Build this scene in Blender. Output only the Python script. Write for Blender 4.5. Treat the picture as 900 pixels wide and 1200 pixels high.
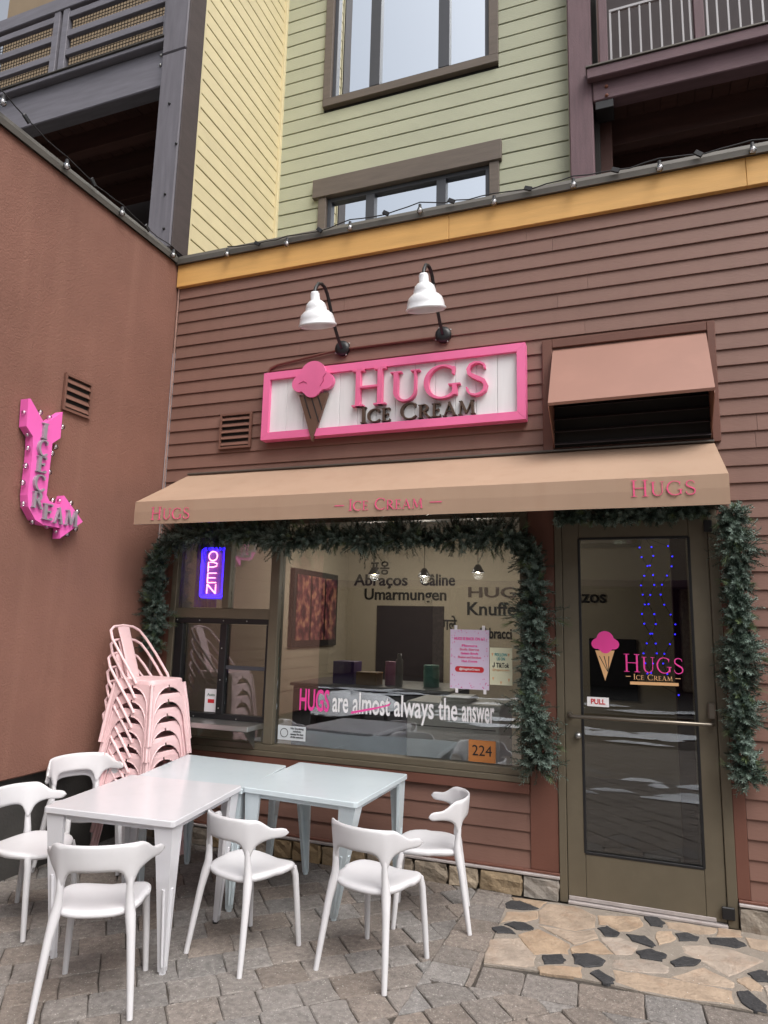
import bpy, bmesh, math, random
from mathutils import Vector, Matrix
random.seed(7)
R = math.radians
for o in list(bpy.data.objects): bpy.data.objects.remove(o)
S = bpy.context.scene
COL = S.collection

# ------------------------------------------------------------------ camera
CP = Vector((0.4166, -4.8549, 1.7289)); YAW, PIT, ROL, FPX = R(-20.5605), R(9.276), R(1.3739), 799.78
_f = Vector((math.sin(YAW)*math.cos(PIT), math.cos(YAW)*math.cos(PIT), math.sin(PIT)))
_r = Vector((math.cos(YAW), -math.sin(YAW), 0)); _u = _r.cross(_f)
_r2 = _r*math.cos(ROL)+_u*math.sin(ROL); _u2 = _u*math.cos(ROL)-_r*math.sin(ROL)
cd = bpy.data.cameras.new('camera'); cam = bpy.data.objects.new('camera', cd); COL.objects.link(cam)
cd.sensor_fit = 'HORIZONTAL'; cd.sensor_width = 36; cd.lens = FPX/900*36; cd.clip_end = 600; cd.clip_start = 0.05
cam.matrix_world = Matrix(((_r2.x, _u2.x, -_f.x, CP.x), (_r2.y, _u2.y, -_f.y, CP.y), (_r2.z, _u2.z, -_f.z, CP.z), (0, 0, 0, 1)))
S.camera = cam
# ------------------------------------------------------------------ sky, sun, exposure
W = bpy.data.worlds.new('World'); S.world = W; W.use_nodes = True
nt = W.node_tree; bg = nt.nodes['Background']
sky = nt.nodes.new('ShaderNodeTexSky'); sky.sky_type = 'NISHITA'; sky.sun_disc = False
SUN_EL, SUN_AZ = R(55), R(128)          # azimuth clockwise from +Y
sky.sun_elevation = SUN_EL; sky.sun_rotation = SUN_AZ; sky.air_density = 1.0; sky.dust_density = 6.0; sky.ozone_density = 1.0
hs = nt.nodes.new('ShaderNodeHueSaturation'); hs.inputs['Saturation'].default_value = 0.32
nt.links.new(sky.outputs[0], hs.inputs['Color']); nt.links.new(hs.outputs[0], bg.inputs['Color'])
bg.inputs['Strength'].default_value = 0.15
sd = bpy.data.lights.new('sun', 'SUN'); sd.energy = 1.2; sd.angle = R(40); sd.color = (1, .97, .93)
so = bpy.data.objects.new('sun', sd); COL.objects.link(so)
sv = Vector((math.sin(SUN_AZ)*math.cos(SUN_EL), math.cos(SUN_AZ)*math.cos(SUN_EL), math.sin(SUN_EL)))
so.rotation_euler = sv.to_track_quat('Z', 'Y').to_euler(); so.location = (3, -8, 14)
S.view_settings.view_transform = 'Standard'; S.view_settings.look = 'None'; S.view_settings.gamma = 1
S.view_settings.use_curve_mapping = False
S.view_settings.exposure = 0.45
S.render.engine = 'CYCLES'

# ------------------------------------------------------------------ pixel -> position (each on the plane it touches)
def ray(px, py): return _f + _r2*((px-450)/FPX) - _u2*((py-600)/FPX)
def onY(px, py, Y=0.0): d = ray(px, py); return CP + d*((Y-CP.y)/d.y)
def onX(px, py, X): d = ray(px, py); return CP + d*((X-CP.x)/d.x)
def onZ(px, py, Z=0.0): d = ray(px, py); return CP + d*((Z-CP.z)/d.z)

# ------------------------------------------------------------------ materials
def lin(c):
    return tuple(((v/255)/12.92 if v/255 <= .04045 else ((v/255+.055)/1.055)**2.4) for v in c)
MATS = {}
def mat(name, rgb, rough=.6, var=.12, scale=6, bump=0, bscale=120, metal=0, objvar=0, stretch=(1, 1, 1), spec=.5, coat=0,
        dirt=0, dirtcol=(60, 50, 42), dscale=3, speck=0, speckcol=(210, 205, 198), emit=None, estr=1, huevar=0, huemin=.35):
    if name in MATS: return MATS[name]
    m = bpy.data.materials.new(name); m.use_nodes = True; MATS[name] = m
    n = m.node_tree.nodes; L = m.node_tree.links; b = n['Principled BSDF']
    b.inputs['Roughness'].default_value = rough; b.inputs['Metallic'].default_value = metal
    b.inputs['Specular IOR Level'].default_value = spec
    if coat: b.inputs['Coat Weight'].default_value = coat; b.inputs['Coat Roughness'].default_value = .15
    tc = n.new('ShaderNodeTexCoord'); mp = n.new('ShaderNodeMapping'); mp.inputs['Scale'].default_value = stretch
    oi = n.new('ShaderNodeObjectInfo')
    geo = n.new('ShaderNodeNewGeometry')
    off = n.new('ShaderNodeVectorMath'); off.operation = 'SCALE'; off.inputs[0].default_value = (13, 7, 5)
    L.new(oi.outputs['Random'], off.inputs['Scale'])
    L.new(geo.outputs['Position'], mp.inputs['Vector']); L.new(off.outputs[0], mp.inputs['Location'])
    nz = n.new('ShaderNodeTexNoise'); nz.inputs['Scale'].default_value = scale; nz.inputs['Detail'].default_value = 5
    L.new(mp.outputs[0], nz.inputs['Vector'])
    c = lin(rgb)
    mr = n.new('ShaderNodeMapRange'); mr.inputs['From Min'].default_value = .25; mr.inputs['From Max'].default_value = .75
    mr.inputs['To Min'].default_value = 1-var; mr.inputs['To Max'].default_value = 1+var
    L.new(nz.outputs['Fac'], mr.inputs['Value'])
    val = mr.outputs[0]
    if objvar:
        mo = n.new('ShaderNodeMapRange'); mo.inputs['To Min'].default_value = 1-objvar; mo.inputs['To Max'].default_value = 1+objvar
        L.new(oi.outputs['Random'], mo.inputs['Value'])
        mm = n.new('ShaderNodeMath'); mm.operation = 'MULTIPLY'; L.new(val, mm.inputs[0]); L.new(mo.outputs[0], mm.inputs[1]); val = mm.outputs[0]
    hv = n.new('ShaderNodeHueSaturation'); hv.inputs['Color'].default_value = (*c, 1); L.new(val, hv.inputs['Value'])
    col = hv.outputs[0]
    if huevar:
        wn = n.new('ShaderNodeTexWhiteNoise'); wn.noise_dimensions = '1D'; L.new(oi.outputs['Random'], wn.inputs['W'])
        mh = n.new('ShaderNodeMapRange'); mh.inputs['To Min'].default_value = huemin; mh.inputs['To Max'].default_value = huevar
        L.new(wn.outputs['Value'], mh.inputs['Value']); L.new(mh.outputs[0], hv.inputs['Saturation'])
    if dirt:
        dn = n.new('ShaderNodeTexNoise'); dn.inputs['Scale'].default_value = dscale; dn.inputs['Detail'].default_value = 8; dn.inputs['Roughness'].default_value = .65
        L.new(mp.outputs[0], dn.inputs['Vector'])
        dr = n.new('ShaderNodeMapRange'); dr.inputs['From Min'].default_value = .52; dr.inputs['From Max'].default_value = .75; dr.inputs['To Max'].default_value = dirt
        L.new(dn.outputs['Fac'], dr.inputs['Value'])
        mx = n.new('ShaderNodeMix'); mx.data_type = 'RGBA'; L.new(dr.outputs[0], mx.inputs['Factor']); L.new(col, mx.inputs[6])
        mx.inputs[7].default_value = (*lin(dirtcol), 1); col = mx.outputs[2]
    if speck:
        vn = n.new('ShaderNodeTexNoise'); vn.inputs['Scale'].default_value = 110; vn.inputs['Detail'].default_value = 2; L.new(mp.outputs[0], vn.inputs['Vector'])
        vr = n.new('ShaderNodeMapRange'); vr.inputs['From Min'].default_value = .63; vr.inputs['From Max'].default_value = .72; vr.inputs['To Max'].default_value = speck
        L.new(vn.outputs['Fac'], vr.inputs['Value'])
        mx = n.new('ShaderNodeMix'); mx.data_type = 'RGBA'; L.new(vr.outputs[0], mx.inputs['Factor']); L.new(col, mx.inputs[6])
        mx.inputs[7].default_value = (*lin(speckcol), 1); col = mx.outputs[2]
    L.new(col, b.inputs['Base Color'])
    if bump:
        bn = n.new('ShaderNodeTexNoise'); bn.inputs['Scale'].default_value = bscale; bn.inputs['Detail'].default_value = 4; L.new(mp.outputs[0], bn.inputs['Vector'])
        bp = n.new('ShaderNodeBump'); bp.inputs['Strength'].default_value = bump; bp.inputs['Distance'].default_value = .01
        L.new(bn.outputs['Fac'], bp.inputs['Height']); L.new(bp.outputs[0], b.inputs['Normal'])
    if emit:
        b.inputs['Emission Color'].default_value = (*lin(emit), 1); b.inputs['Emission Strength'].default_value = estr
    return m
def glass(name, tint=(1, 1, 1), refl=1.7, base=0.0, wav=.02, gcol=(.95, .97, 1)):
    m = bpy.data.materials.new(name); m.use_nodes = True; n = m.node_tree.nodes; L = m.node_tree.links
    n.remove(n['Principled BSDF'])
    t = n.new('ShaderNodeBsdfTransparent'); t.inputs[0].default_value = (*tint, 1)
    g = n.new('ShaderNodeBsdfGlossy'); g.inputs['Roughness'].default_value = .0; g.inputs[0].default_value = (*gcol, 1)
    fr = n.new('ShaderNodeFresnel'); fr.inputs[0].default_value = 1.5
    ma = n.new('ShaderNodeMath'); ma.operation = 'MULTIPLY_ADD'; ma.inputs[1].default_value = refl; ma.inputs[2].default_value = base; ma.use_clamp = True
    mx = n.new('ShaderNodeMixShader'); L.new(fr.outputs[0], ma.inputs[0]); L.new(ma.outputs[0], mx.inputs[0])
    L.new(t.outputs[0], mx.inputs[1]); L.new(g.outputs[0], mx.inputs[2]); L.new(mx.outputs[0], n['Material Output'].inputs[0])
    if wav:
        tc = n.new('ShaderNodeNewGeometry'); nz = n.new('ShaderNodeTexNoise'); nz.inputs['Scale'].default_value = 1.6; nz.inputs['Detail'].default_value = 1
        bp = n.new('ShaderNodeBump'); bp.inputs['Strength'].default_value = wav; bp.inputs['Distance'].default_value = .05
        L.new(tc.outputs['Position'], nz.inputs['Vector']); L.new(nz.outputs[0], bp.inputs['Height']); L.new(bp.outputs[0], g.inputs['Normal'])
    return m

SIDING = mat('siding_paint', (120, 88, 77), .62, .07, 5, .12, 90, objvar=.05, stretch=(.35, 1, 1), dirt=.18, dirtcol=(140, 112, 100), dscale=2.2)
TRIMB = mat('trim_paint', (104, 66, 54), .6, .08, 6, .1, 60)
STUCCO = mat('stucco', (126, 88, 75), .9, .08, 2.2, .55, 85, dirt=.25, dirtcol=(98, 62, 50), dscale=1.2)
FASCIA = mat('fascia_wood', (210, 162, 94), .6, .1, 7, .15, 60, stretch=(.25, 1, 3), objvar=.04)
METALG = mat('coping_metal', (92, 88, 82), .5, .08, 6, .05, 40, metal=.35)
YELLOW = mat('yellow_siding', (208, 195, 156), .7, .05, 5, .25, 130, objvar=.03)
GREEN = mat('green_siding', (166, 168, 145), .7, .06, 4, .25, 130, objvar=.04, stretch=(.4, 1, 1))
def streaks(m, rgb, fac):
    n = m.node_tree.nodes; L = m.node_tree.links; b = n['Principled BSDF']; src = b.inputs['Base Color'].links[0].from_socket
    g = n.new('ShaderNodeNewGeometry'); mp = n.new('ShaderNodeMapping'); mp.inputs['Scale'].default_value = (6, 6, .35); nz = n.new('ShaderNodeTexNoise'); nz.inputs['Scale'].default_value = 1.3; nz.inputs['Detail'].default_value = 6
    r = n.new('ShaderNodeMapRange'); r.inputs['From Min'].default_value = .5; r.inputs['From Max'].default_value = .78; r.inputs['To Max'].default_value = fac
    x = n.new('ShaderNodeMix'); x.data_type = 'RGBA'; x.inputs[7].default_value = (*lin(rgb), 1)
    L.new(g.outputs['Position'], mp.inputs[0]); L.new(mp.outputs[0], nz.inputs['Vector']); L.new(nz.outputs['Fac'], r.inputs['Value']); L.new(r.outputs[0], x.inputs['Factor']); L.new(src, x.inputs[6]); L.new(x.outputs[2], b.inputs['Base Color'])
BLACKGAP = mat('gap_dark', (30, 28, 26), .9)
GREYTRIM = mat('grey_brown_trim', (98, 88, 80), .7, .12, 8, .2, 60, stretch=(.4, 1, 3))
WINFRM = mat('window_vinyl', (62, 64, 70), .45, .05)
POSTM = mat('timber_grey_purple', (104, 101, 108), .7, .18, 5, .3, 60, stretch=(5, 5, .6))
POSTD = mat('timber_dark_brown', (66, 56, 54), .75, .15, 5, .25, 60, stretch=(1, 1, 3))
PLUM = mat('timber_plum', (98, 74, 80), .68, .18, 5, .3, 60, stretch=(5, 5, .6))
PLUMX = mat('timber_plum_beam', (98, 74, 80), .68, .18, 5, .3, 60, stretch=(.6, 5, 5))
POSTX = mat('timber_grey_rail', (112, 110, 118), .68, .16, 5, .25, 60, stretch=(.6, 5, 5))
SOFFIT = mat('soffit_brown', (74, 46, 40), .75, .2, 5, .2, 50, stretch=(.4, 3, 3), objvar=.15)
RAILM = mat('rail_metal', (158, 156, 158), .45, .05, metal=.2)
WIRE = mat('wire_mesh_metal', (52, 50, 50), .5, .05, metal=.4)
CANVAS = mat('awning_canvas', (164, 137, 116), .85, .05, 2.5, .12, 400, dirt=.12, dirtcol=(196, 168, 146), dscale=1.5)
PINK = mat('sign_pink', (233, 112, 162), .5, .05, 4)
PINKL = mat('letter_pink', (228, 108, 152), .5, .05, 4)
AWPINK = mat('print_pink', (226, 88, 132), .8, .08, 20)
SIGNW = mat('sign_white_plank', (226, 226, 228), .55, .04, 6, .08, 60, stretch=(4, 1, .5), objvar=.02)
LBROWN = mat('letter_brown', (78, 58, 46), .5, .08, 6)
CONE = mat('cone_brown', (98, 72, 58), .55, .08, 8)
LAMPW = mat('lamp_enamel', (218, 219, 222), .3, .02, 4, coat=.4)
BLACKM = mat('black_metal', (34, 34, 36), .4, .05, metal=.2)
HOODM = mat('hood_paint', (148, 108, 94), .55, .05, 3, .03, 30, dirt=.2, dirtcol=(170, 126, 110), dscale=4)
VENTM = mat('vent_paint', (112, 78, 66), .6, .06)
ALU = mat('bronze_frame', (104, 96, 81), .45, .06, 8, .03, 50, metal=.25, dirt=.12, dirtcol=(140, 130, 112), dscale=7)
STEEL = mat('brushed_steel', (170, 170, 168), .32, .1, 10, .03, 30, metal=.9, stretch=(.3, 4, 4))
CHROME = mat('handle_steel', (125, 118, 108), .3, .05, metal=.8)
FLASH = mat('flashing_white', (168, 160, 158), .55, .15, 10, dirt=.4, dirtcol=(110, 90, 84), dscale=9)
STONE = mat('base_stone', (150, 133, 110), .9, .35, 11, .9, 38, objvar=.2, huemin=.4, huevar=1.3, dirt=.7, dirtcol=(96, 72, 48), dscale=8)
CONC = mat('concrete_dark', (66, 64, 62), .9, .2, 5, .4, 60)
PAVER = mat('paver', (126, 117, 110), .92, .3, 34, 1.0, 90, objvar=.14, huevar=1.15, speck=.5, dirt=.45, dirtcol=(84, 76, 70), dscale=5)
SAND = mat('joint_sand', (74, 68, 62), .95, .25, 30, .6, 200)
FLAG = mat('flagstone', (160, 142, 124), .85, .26, 9, 1.0, 40, objvar=.06, huemin=.65, huevar=1.2, dirt=.4, dirtcol=(140, 102, 72), dscale=6, speck=.15)
BASALT = mat('black_stone', (52, 52, 54), .75, .25, 20, .8, 60, objvar=.12, speck=.25, speckcol=(120, 118, 116))
MORTAR = mat('mortar', (138, 129, 119), .95, .15, 12, .6, 120, speck=.3)
WHITEPL = mat('white_plastic', (208, 207, 210), .42, .02, 3, dirt=.12, dirtcol=(176, 172, 168), dscale=9)
TABLEW = mat('white_table_enamel', (212, 212, 217), .22, .02, 3, dirt=.1, dirtcol=(170, 168, 166), dscale=10, coat=.3)
TABLEG = mat('white_table_bluish', (200, 212, 218), .2, .02, 3, dirt=.1, dirtcol=(160, 164, 166), dscale=10, coat=.3)
PINKCH = mat('pink_enamel', (230, 196, 198), .42, .04, 6, dirt=.28, dirtcol=(186, 132, 128), dscale=14, objvar=.03)
NEEDLE = mat('needles', (54, 72, 60), .7, .35, 9, objvar=.1)
NEEDLE2 = mat('needles_frosted', (108, 126, 116), .7, .3, 9, objvar=.1)
NEEDLE3 = mat('needles_pine', (92, 108, 72), .7, .3, 9, objvar=.1)
TWIG = mat('twig', (58, 46, 36), .9)
GLASS = glass('shop_glass', (.84, .86, .86), 3.6)
GLASSD = glass('door_glass', (.62, .64, .64), 2.0, .02)
GLASSU = glass('coated_glass', (.35, .38, .4), 1.3, .8, .01, (.88, .94, 1))
BULBG = glass('bulb_glass', (.97, .97, .97), 2.2, .06, 0)
IWALL = mat('interior_wall', (184, 172, 152), .85, .04, 2)
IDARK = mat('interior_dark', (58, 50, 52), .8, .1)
IFLOOR = mat('interior_floor', (92, 86, 80), .5, .15, 4)
ICEIL = mat('interior_ceiling', (150, 146, 140), .9, .04)
WHITEP = mat('paper_white', (232, 228, 232), .6, .02)
BLACKT = mat('print_black', (26, 26, 28), .6, .02)
LETGREY = mat('wall_letter_black', (30, 28, 28), .6, .02)
DPINK = mat('decal_pink', (240, 70, 160), .5, .03)
DWHITE = mat('decal_white', (238, 236, 238), .5, .03)
DTAN = mat('decal_tan', (226, 178, 128), .5, .03)
REDT = mat('print_red', (200, 44, 52), .5, .03)

streaks(STUCCO, (160, 122, 104), .16); streaks(CANVAS, (150, 118, 96), .3); streaks(SIDING, (98, 68, 58), .22)
# ------------------------------------------------------------------ mesh helpers
class MB:
    def __init__(s): s.v = []; s.f = []; s.sm = []
    def add(s, vs, fs, smooth=False):
        o = len(s.v); s.v += [tuple(p) for p in vs]; s.f += [tuple(i+o for i in q) for q in fs]; s.sm += [smooth]*len(fs); return s
    def box(s, x0, x1, y0, y1, z0, z1, bev=0.0):
        if bev <= 0:
            return s.add([(x, y, z) for x in (x0, x1) for y in (y0, y1) for z in (z0, z1)],
                         [(0, 1, 3, 2), (4, 6, 7, 5), (0, 4, 5, 1), (2, 3, 7, 6), (0, 2, 6, 4), (1, 5, 7, 3)])
        bm = bmesh.new(); bmesh.ops.create_cube(bm, size=1)
        for v in bm.verts: v.co = Vector(((x0+x1)/2+v.co.x*(x1-x0), (y0+y1)/2+v.co.y*(y1-y0), (z0+z1)/2+v.co.z*(z1-z0)))
        b = min(bev, .45*min(x1-x0, y1-y0, z1-z0))
        bmesh.ops.bevel(bm, geom=bm.edges[:], offset=b, segments=1, affect='EDGES')
        bm.verts.index_update(); s.add([v.co[:] for v in bm.verts], [[v.index for v in f.verts] for f in bm.faces]); bm.free(); return s
    def prism(s, poly, fn, d0, d1, smooth=False):
        """poly 2D list, fn(a,b,d)->3D, extruded d0..d1"""
        n = len(poly)
        vs = [fn(a, b, d0) for a, b in poly]+[fn(a, b, d1) for a, b in poly]
        fs = [tuple(range(n)), tuple(range(2*n-1, n-1, -1))]+[(i, (i+1) % n, n+(i+1) % n, n+i) for i in range(n)]
        return s.add(vs, fs, smooth)
    def tube(s, pts, rad, seg=8, cap=True, flat=None):
        pts = [Vector(p) for p in pts]; n = len(pts)
        rs = rad if isinstance(rad, (list, tuple)) else [rad]*n
        prev = None; vs = []
        for i, p in enumerate(pts):
            t = (pts[min(i+1, n-1)]-pts[max(i-1, 0)]).normalized()
            if prev is None:
                a = Vector((0, 0, 1)) if abs(t.z) < .9 else Vector((0, 1, 0)); nx = t.cross(a).normalized()
            else:
                nx = (prev-t*prev.dot(t)).normalized()
            prev = nx; ny = t.cross(nx)
            r = rs[i]; rx, ry = (r if isinstance(r, tuple) else (r, r))
            for k in range(seg):
                a = 2*math.pi*k/seg; vs.append(p+nx*math.cos(a)*rx+ny*math.sin(a)*ry)
        fs = []
        for i in range(n-1):
            for k in range(seg):
                k2 = (k+1) % seg; fs.append((i*seg+k, i*seg+k2, (i+1)*seg+k2, (i+1)*seg+k))
        s.add(vs, fs, True)
        if cap:
            s.add(vs[:seg], [tuple(range(seg-1, -1, -1))]); s.add(vs[-seg:], [tuple(range(seg))])
        return s
    def lathe(s, prof, c=(0, 0, 0), seg=20, M=None):
        vs = []; n = len(prof)
        for r, z in prof:
            for k in range(seg):
                a = 2*math.pi*k/seg; p = Vector((r*math.cos(a), r*math.sin(a), z))
                if M: p = M @ p
                vs.append(p+Vector(c))
        fs = [(i*seg+k, i*seg+(k+1) % seg, (i+1)*seg+(k+1) % seg, (i+1)*seg+k) for i in range(n-1) for k in range(seg)]
        return s.add(vs, fs, True)
    def sphere(s, c, r, seg=10, rings=6, sc=(1, 1, 1)):
        prof = [(math.sin(math.pi*i/rings)*r, -math.cos(math.pi*i/rings)*r) for i in range(rings+1)]
        prof = [(max(p[0], r*.01), p[1]) for p in prof]
        return s.lathe(prof, c, seg, Matrix.Diagonal((*sc, 1)).to_3x3())
    def build(s, name, m, parent=None, bevel=0):
        me = bpy.data.meshes.new(name); me.from_pydata(s.v, [], s.f); me.validate(); me.update()
        for p, sm in zip(me.polygons, s.sm): p.use_smooth = sm
        bm = bmesh.new(); bm.from_mesh(me); bmesh.ops.recalc_face_normals(bm, faces=bm.faces[:]); bm.to_mesh(me); bm.free()
        if isinstance(m, list):
            for k in m: me.materials.append(k)
        else: me.materials.append(m)
        o = bpy.data.objects.new(name, me); COL.objects.link(o)
        if parent: o.parent = parent
        return o
def thing(name, label, cat, loc=(0, 0, 0), rz=0, group=None):
    o = bpy.data.objects.new(name, None); COL.objects.link(o); o.empty_display_size = .1
    o.location = loc; o.rotation_euler = (0, 0, rz); o['label'] = label; o['category'] = cat
    if group: o['group'] = group
    return o
def tag(o, label, cat, group=None):
    o['label'] = label; o['category'] = cat
    if group: o['group'] = group
    return o
def structure(o): o['kind'] = 'structure'; return o
def copy_tree(o, parent=None):
    c = o.copy(); COL.objects.link(c)
    if parent: c.parent = parent
    for ch in list(o.children): copy_tree(ch, c)
    return c
def bx(name, m, parent, x0, x1, y0, y1, z0, z1, bev=.003): return MB().box(x0, x1, y0, y1, z0, z1, bev).build(name, m, parent)
XZ = lambda Y: (lambda a, b, d: (a, Y-d, b))           # facing -Y, extruded towards the viewer
# plain sans text (built-in font) -> mesh object
def text(name, s, m, parent, size, loc, rot=(R(90), 0, 0), depth=.001, bold=0.0, sx=1, align='CENTER', width=None):
    cu = bpy.data.curves.new(name, 'FONT'); cu.body = s; cu.size = size; cu.extrude = depth; cu.offset = bold; cu.align_x = align; cu.resolution_u = 3
    t = bpy.data.objects.new(name, cu); COL.objects.link(t)
    dg = bpy.context.evaluated_depsgraph_get(); dg.update()
    me = bpy.data.meshes.new_from_object(t.evaluated_get(dg)); bpy.data.objects.remove(t); bpy.data.curves.remove(cu)
    if width and me.vertices:
        xs = [v.co.x for v in me.vertices]; w = max(xs)-min(xs); sx = width/w if w > 0 else 1
    me.transform(Matrix.Diagonal((sx, 1, 1, 1))); me.transform(Matrix.Translation(loc) @ Matrix.Rotation(rot[2], 4, 'Z') @ Matrix.Rotation(rot[1], 4, 'Y') @ Matrix.Rotation(rot[0], 4, 'X'))
    me.materials.clear(); me.materials.append(m)
    o = bpy.data.objects.new(name, me); COL.objects.link(o)
    if parent: o.parent = parent
    return o
# roman serif capitals drawn as strokes; each glyph -> list of quads in a cap height of 1
def glyph(ch, b=1.0):
    P = []; T = .105*b; t = .045*b; sf = .035*b
    def rect(x0, y0, x1, y1): P.append([(x0, y0), (x1, y0), (x1, y1), (x0, y1)])
    def ribbon(pts, ws):
        n = len(pts); L_ = []; R_ = []
        for i, p in enumerate(pts):
            a = pts[max(i-1, 0)]; c = pts[min(i+1, n-1)]; dx, dy = c[0]-a[0], c[1]-a[1]; l = math.hypot(dx, dy) or 1
            w = (ws[i] if isinstance(ws, list) else ws)/2; L_.append((p[0]-dy/l*w, p[1]+dx/l*w)); R_.append((p[0]+dy/l*w, p[1]-dx/l*w))
        for i in range(n-1): P.append([L_[i], L_[i+1], R_[i+1], R_[i]])
    def arc(cx, cy, rx, ry, a0, a1, w, n=18):
        pts = []; ws = []
        for i in range(n+1):
            a = R(a0+(a1-a0)*i/n); pts.append((cx+rx*math.cos(a), cy+ry*math.sin(a))); ws.append(w(a) if callable(w) else w)
        ribbon(pts, ws)
    def serif(x, y, w=.3): rect(x-w/2, y if y < .5 else y-sf, x+w/2, y+sf if y < .5 else y)
    rw = lambda a: t+(T-t)*abs(math.cos(a))**1.3
    if ch == 'I': rect(.2-T/2, 0, .2+T/2, 1); serif(.2, 0); serif(.2, 1); w = .4
    elif ch == 'H':
        for x in (.2, .76): rect(x-T/2, 0, x+T/2, 1); serif(x, 0); serif(x, 1)
        rect(.2, .49, .76, .49+t); w = .96
    elif ch == 'U':
        rect(.18-T/2, .33, .18+T/2, 1); rect(.7-t/2, .33, .7+t/2, 1); serif(.18, 1); serif(.7, 1, .24)
        arc(.44, .33, .26, .31, 180, 360, lambda a: t+(T-t)*max(0, -math.cos(a))**1.2); w = .88
    elif ch == 'C':
        arc(.5, .5, .42, .49, 48, 312, rw, 26); ribbon([(.77, .72), (.8, .93)], t); ribbon([(.78, .13), (.82, .2)], t); w = .88
    elif ch == 'G':
        arc(.5, .5, .42, .49, 48, 322, rw, 26); ribbon([(.77, .72), (.8, .93)], t); rect(.82-T/2, .09, .82+T/2, .42); rect(.66, .42-sf, .96, .42); w = 1.0
    elif ch == 'S':
        pts = [(.55, .78), (.53, .9), (.42, .97), (.29, .98), (.17, .92), (.11, .79), (.14, .66), (.25, .57), (.39, .49), (.52, .41), (.58, .28), (.55, .13), (.44, .04), (.3, .01), (.17, .05), (.1, .14), (.07, .26)]
        ws = [t*.8, t, t*1.1, t*1.2, T*.7, T*.8, T*.85, T*.95, T*1.05, T*.95, T*.85, T*.75, T*.6, t*1.2, t*1.1, t, t*.8]
        ribbon(pts, ws); w = .66
    elif ch == 'E':
        rect(.18-T/2, 0, .18+T/2, 1); rect(.04, 0, .6, sf*1.2); rect(.04, 1-sf*1.2, .57, 1); rect(.18, .49, .48, .49+t)
        rect(.6-t, 0, .6, .17); rect(.57-t, .84, .57, 1); rect(.48-t, .42, .48, .6); w = .66
    elif ch == 'R':
        rect(.18-T/2, 0, .18+T/2, 1); serif(.18, 0); rect(.04, 1-sf, .4, 1); rect(.18, .47, .36, .47+t)
        arc(.36, .74, .24, .245, 90, -90, lambda a: t+(T-t)*max(0, math.cos(a))); ribbon([(.38, .48), (.58, .2), (.72, .04), (.84, 0)], [T, T, T*.8, t]); w = .82
    elif ch == 'A':
        ribbon([(.14, 0), (.45, 1)], t); ribbon([(.42, 1.02), (.76, 0)], T); rect(.24, .3, .66, .3+t); serif(.14, 0, .24); serif(.76, 0, .26); w = .92
    elif ch == 'M':
        ribbon([(.14, 0), (.22, 1)], t); ribbon([(.2, 1), (.52, .1)], T); ribbon([(.52, .08), (.84, 1)], t); ribbon([(.84, 1), (.92, 0)], T); serif(.14, 0, .24); serif(.92, 0, .28); serif(.18, 1, .2); serif(.88, 1, .2); w = 1.06
    elif ch == '-': rect(.05, .42, .95, .42+t); w = 1
    else: w = .35
    return P, w
def serif_text(parent, m, items, fn, depth, name='letter', bold=1.0, join=False):
    """items: (char, x0, y0, height, width or None). One mesh per letter; fn(a,b,d)->3D"""
    out = []; mb = MB()
    for ch, x0, y0, h, wd in items:
        P, w = glyph(ch, bold); sx = (wd/w) if wd else h
        if not join: mb = MB()
        for i, q in enumerate(P):
            mb.prism([(x0+x*sx, y0+y*h) for x, y in q], fn, 0, depth+.00025*(i % 23))
        if not join: out.append(mb.build(name, m, parent))
    if join: out.append(mb.build(name, m, parent))
    return out
def line_items(s, x0, x1, y0, h, small=.8):
    """small caps line spread between x0 and x1; capitals after spaces are full size"""
    ws = []; pc = True; tot = 0
    for ch in s:
        hh = h if (pc or small == 1) else h*small
        if ch == ' ': ws.append((ch, .45*h, hh)); pc = True; tot += .45*h; continue
        w = glyph(ch)[1]*hh; ws.append((ch, w, hh)); pc = False; tot += w
    k = (x1-x0)/tot; x = x0; it = []
    for ch, w, hh in ws:
        if ch != ' ': it.append((ch, x, y0, hh, w*k*.97))
        x += w*k
    return it
def scoop(cx, cy, s):
    """outline of three round lobes and a dome"""
    pts = []
    def arcp(x, y, r, a0, a1, n):
        for i in range(n+1):
            a = R(a0+(a1-a0)*i/n); pts.append((cx+s*(x+r*math.cos(a)), cy+s*(y+r*math.sin(a))))
    arcp(0, .30, .62, 10, 170, 16); arcp(-.62, -.05, .38, 120, 285, 10); arcp(0, -.30, .44, 215, 325, 10); arcp(.62, -.05, .38, -105, 60, 10)
    return pts

# ================================================================== GROUND
def clip(poly, a, b, c):         # keep a*x+b*y<=c
    out = []
    for i in range(len(poly)):
        p, q = poly[i], poly[(i+1) % len(poly)]; dp, dq = a*p[0]+b*p[1]-c, a*q[0]+b*q[1]-c
        if dp <= 0: out.append(p)
        if (dp < 0 < dq) or (dq < 0 < dp):
            t = dp/(dp-dq); out.append((p[0]+(q[0]-p[0])*t, p[1]+(q[1]-p[1])*t))
    return out
def area(p): return abs(sum(p[i][0]*p[(i+1) % len(p)][1]-p[(i+1) % len(p)][0]*p[i][1] for i in range(len(p))))/2
gmb = MB(); gmb.add([(-60, -60, -.03), (60, -60, -.03), (60, 40, -.03), (-60, 40, -.03)], [(0, 1, 2, 3)])
ground = structure(gmb.build('ground', CONC)); ground['label'] = 'dark ground around the shops'
pave = structure(MB().add([(-7, -9, -.010), (5, -9, -.010), (5, 0.0, -.010), (-7, 0.0, -.010)], [(0, 1, 2, 3)]).build('pavement', SAND))
AF = [onZ(565, 1131), onZ(900, 1190)]        # front edge of the flagstone apron
AL = [onZ(598, 1052), onZ(563, 1131)]        # left edge
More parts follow.
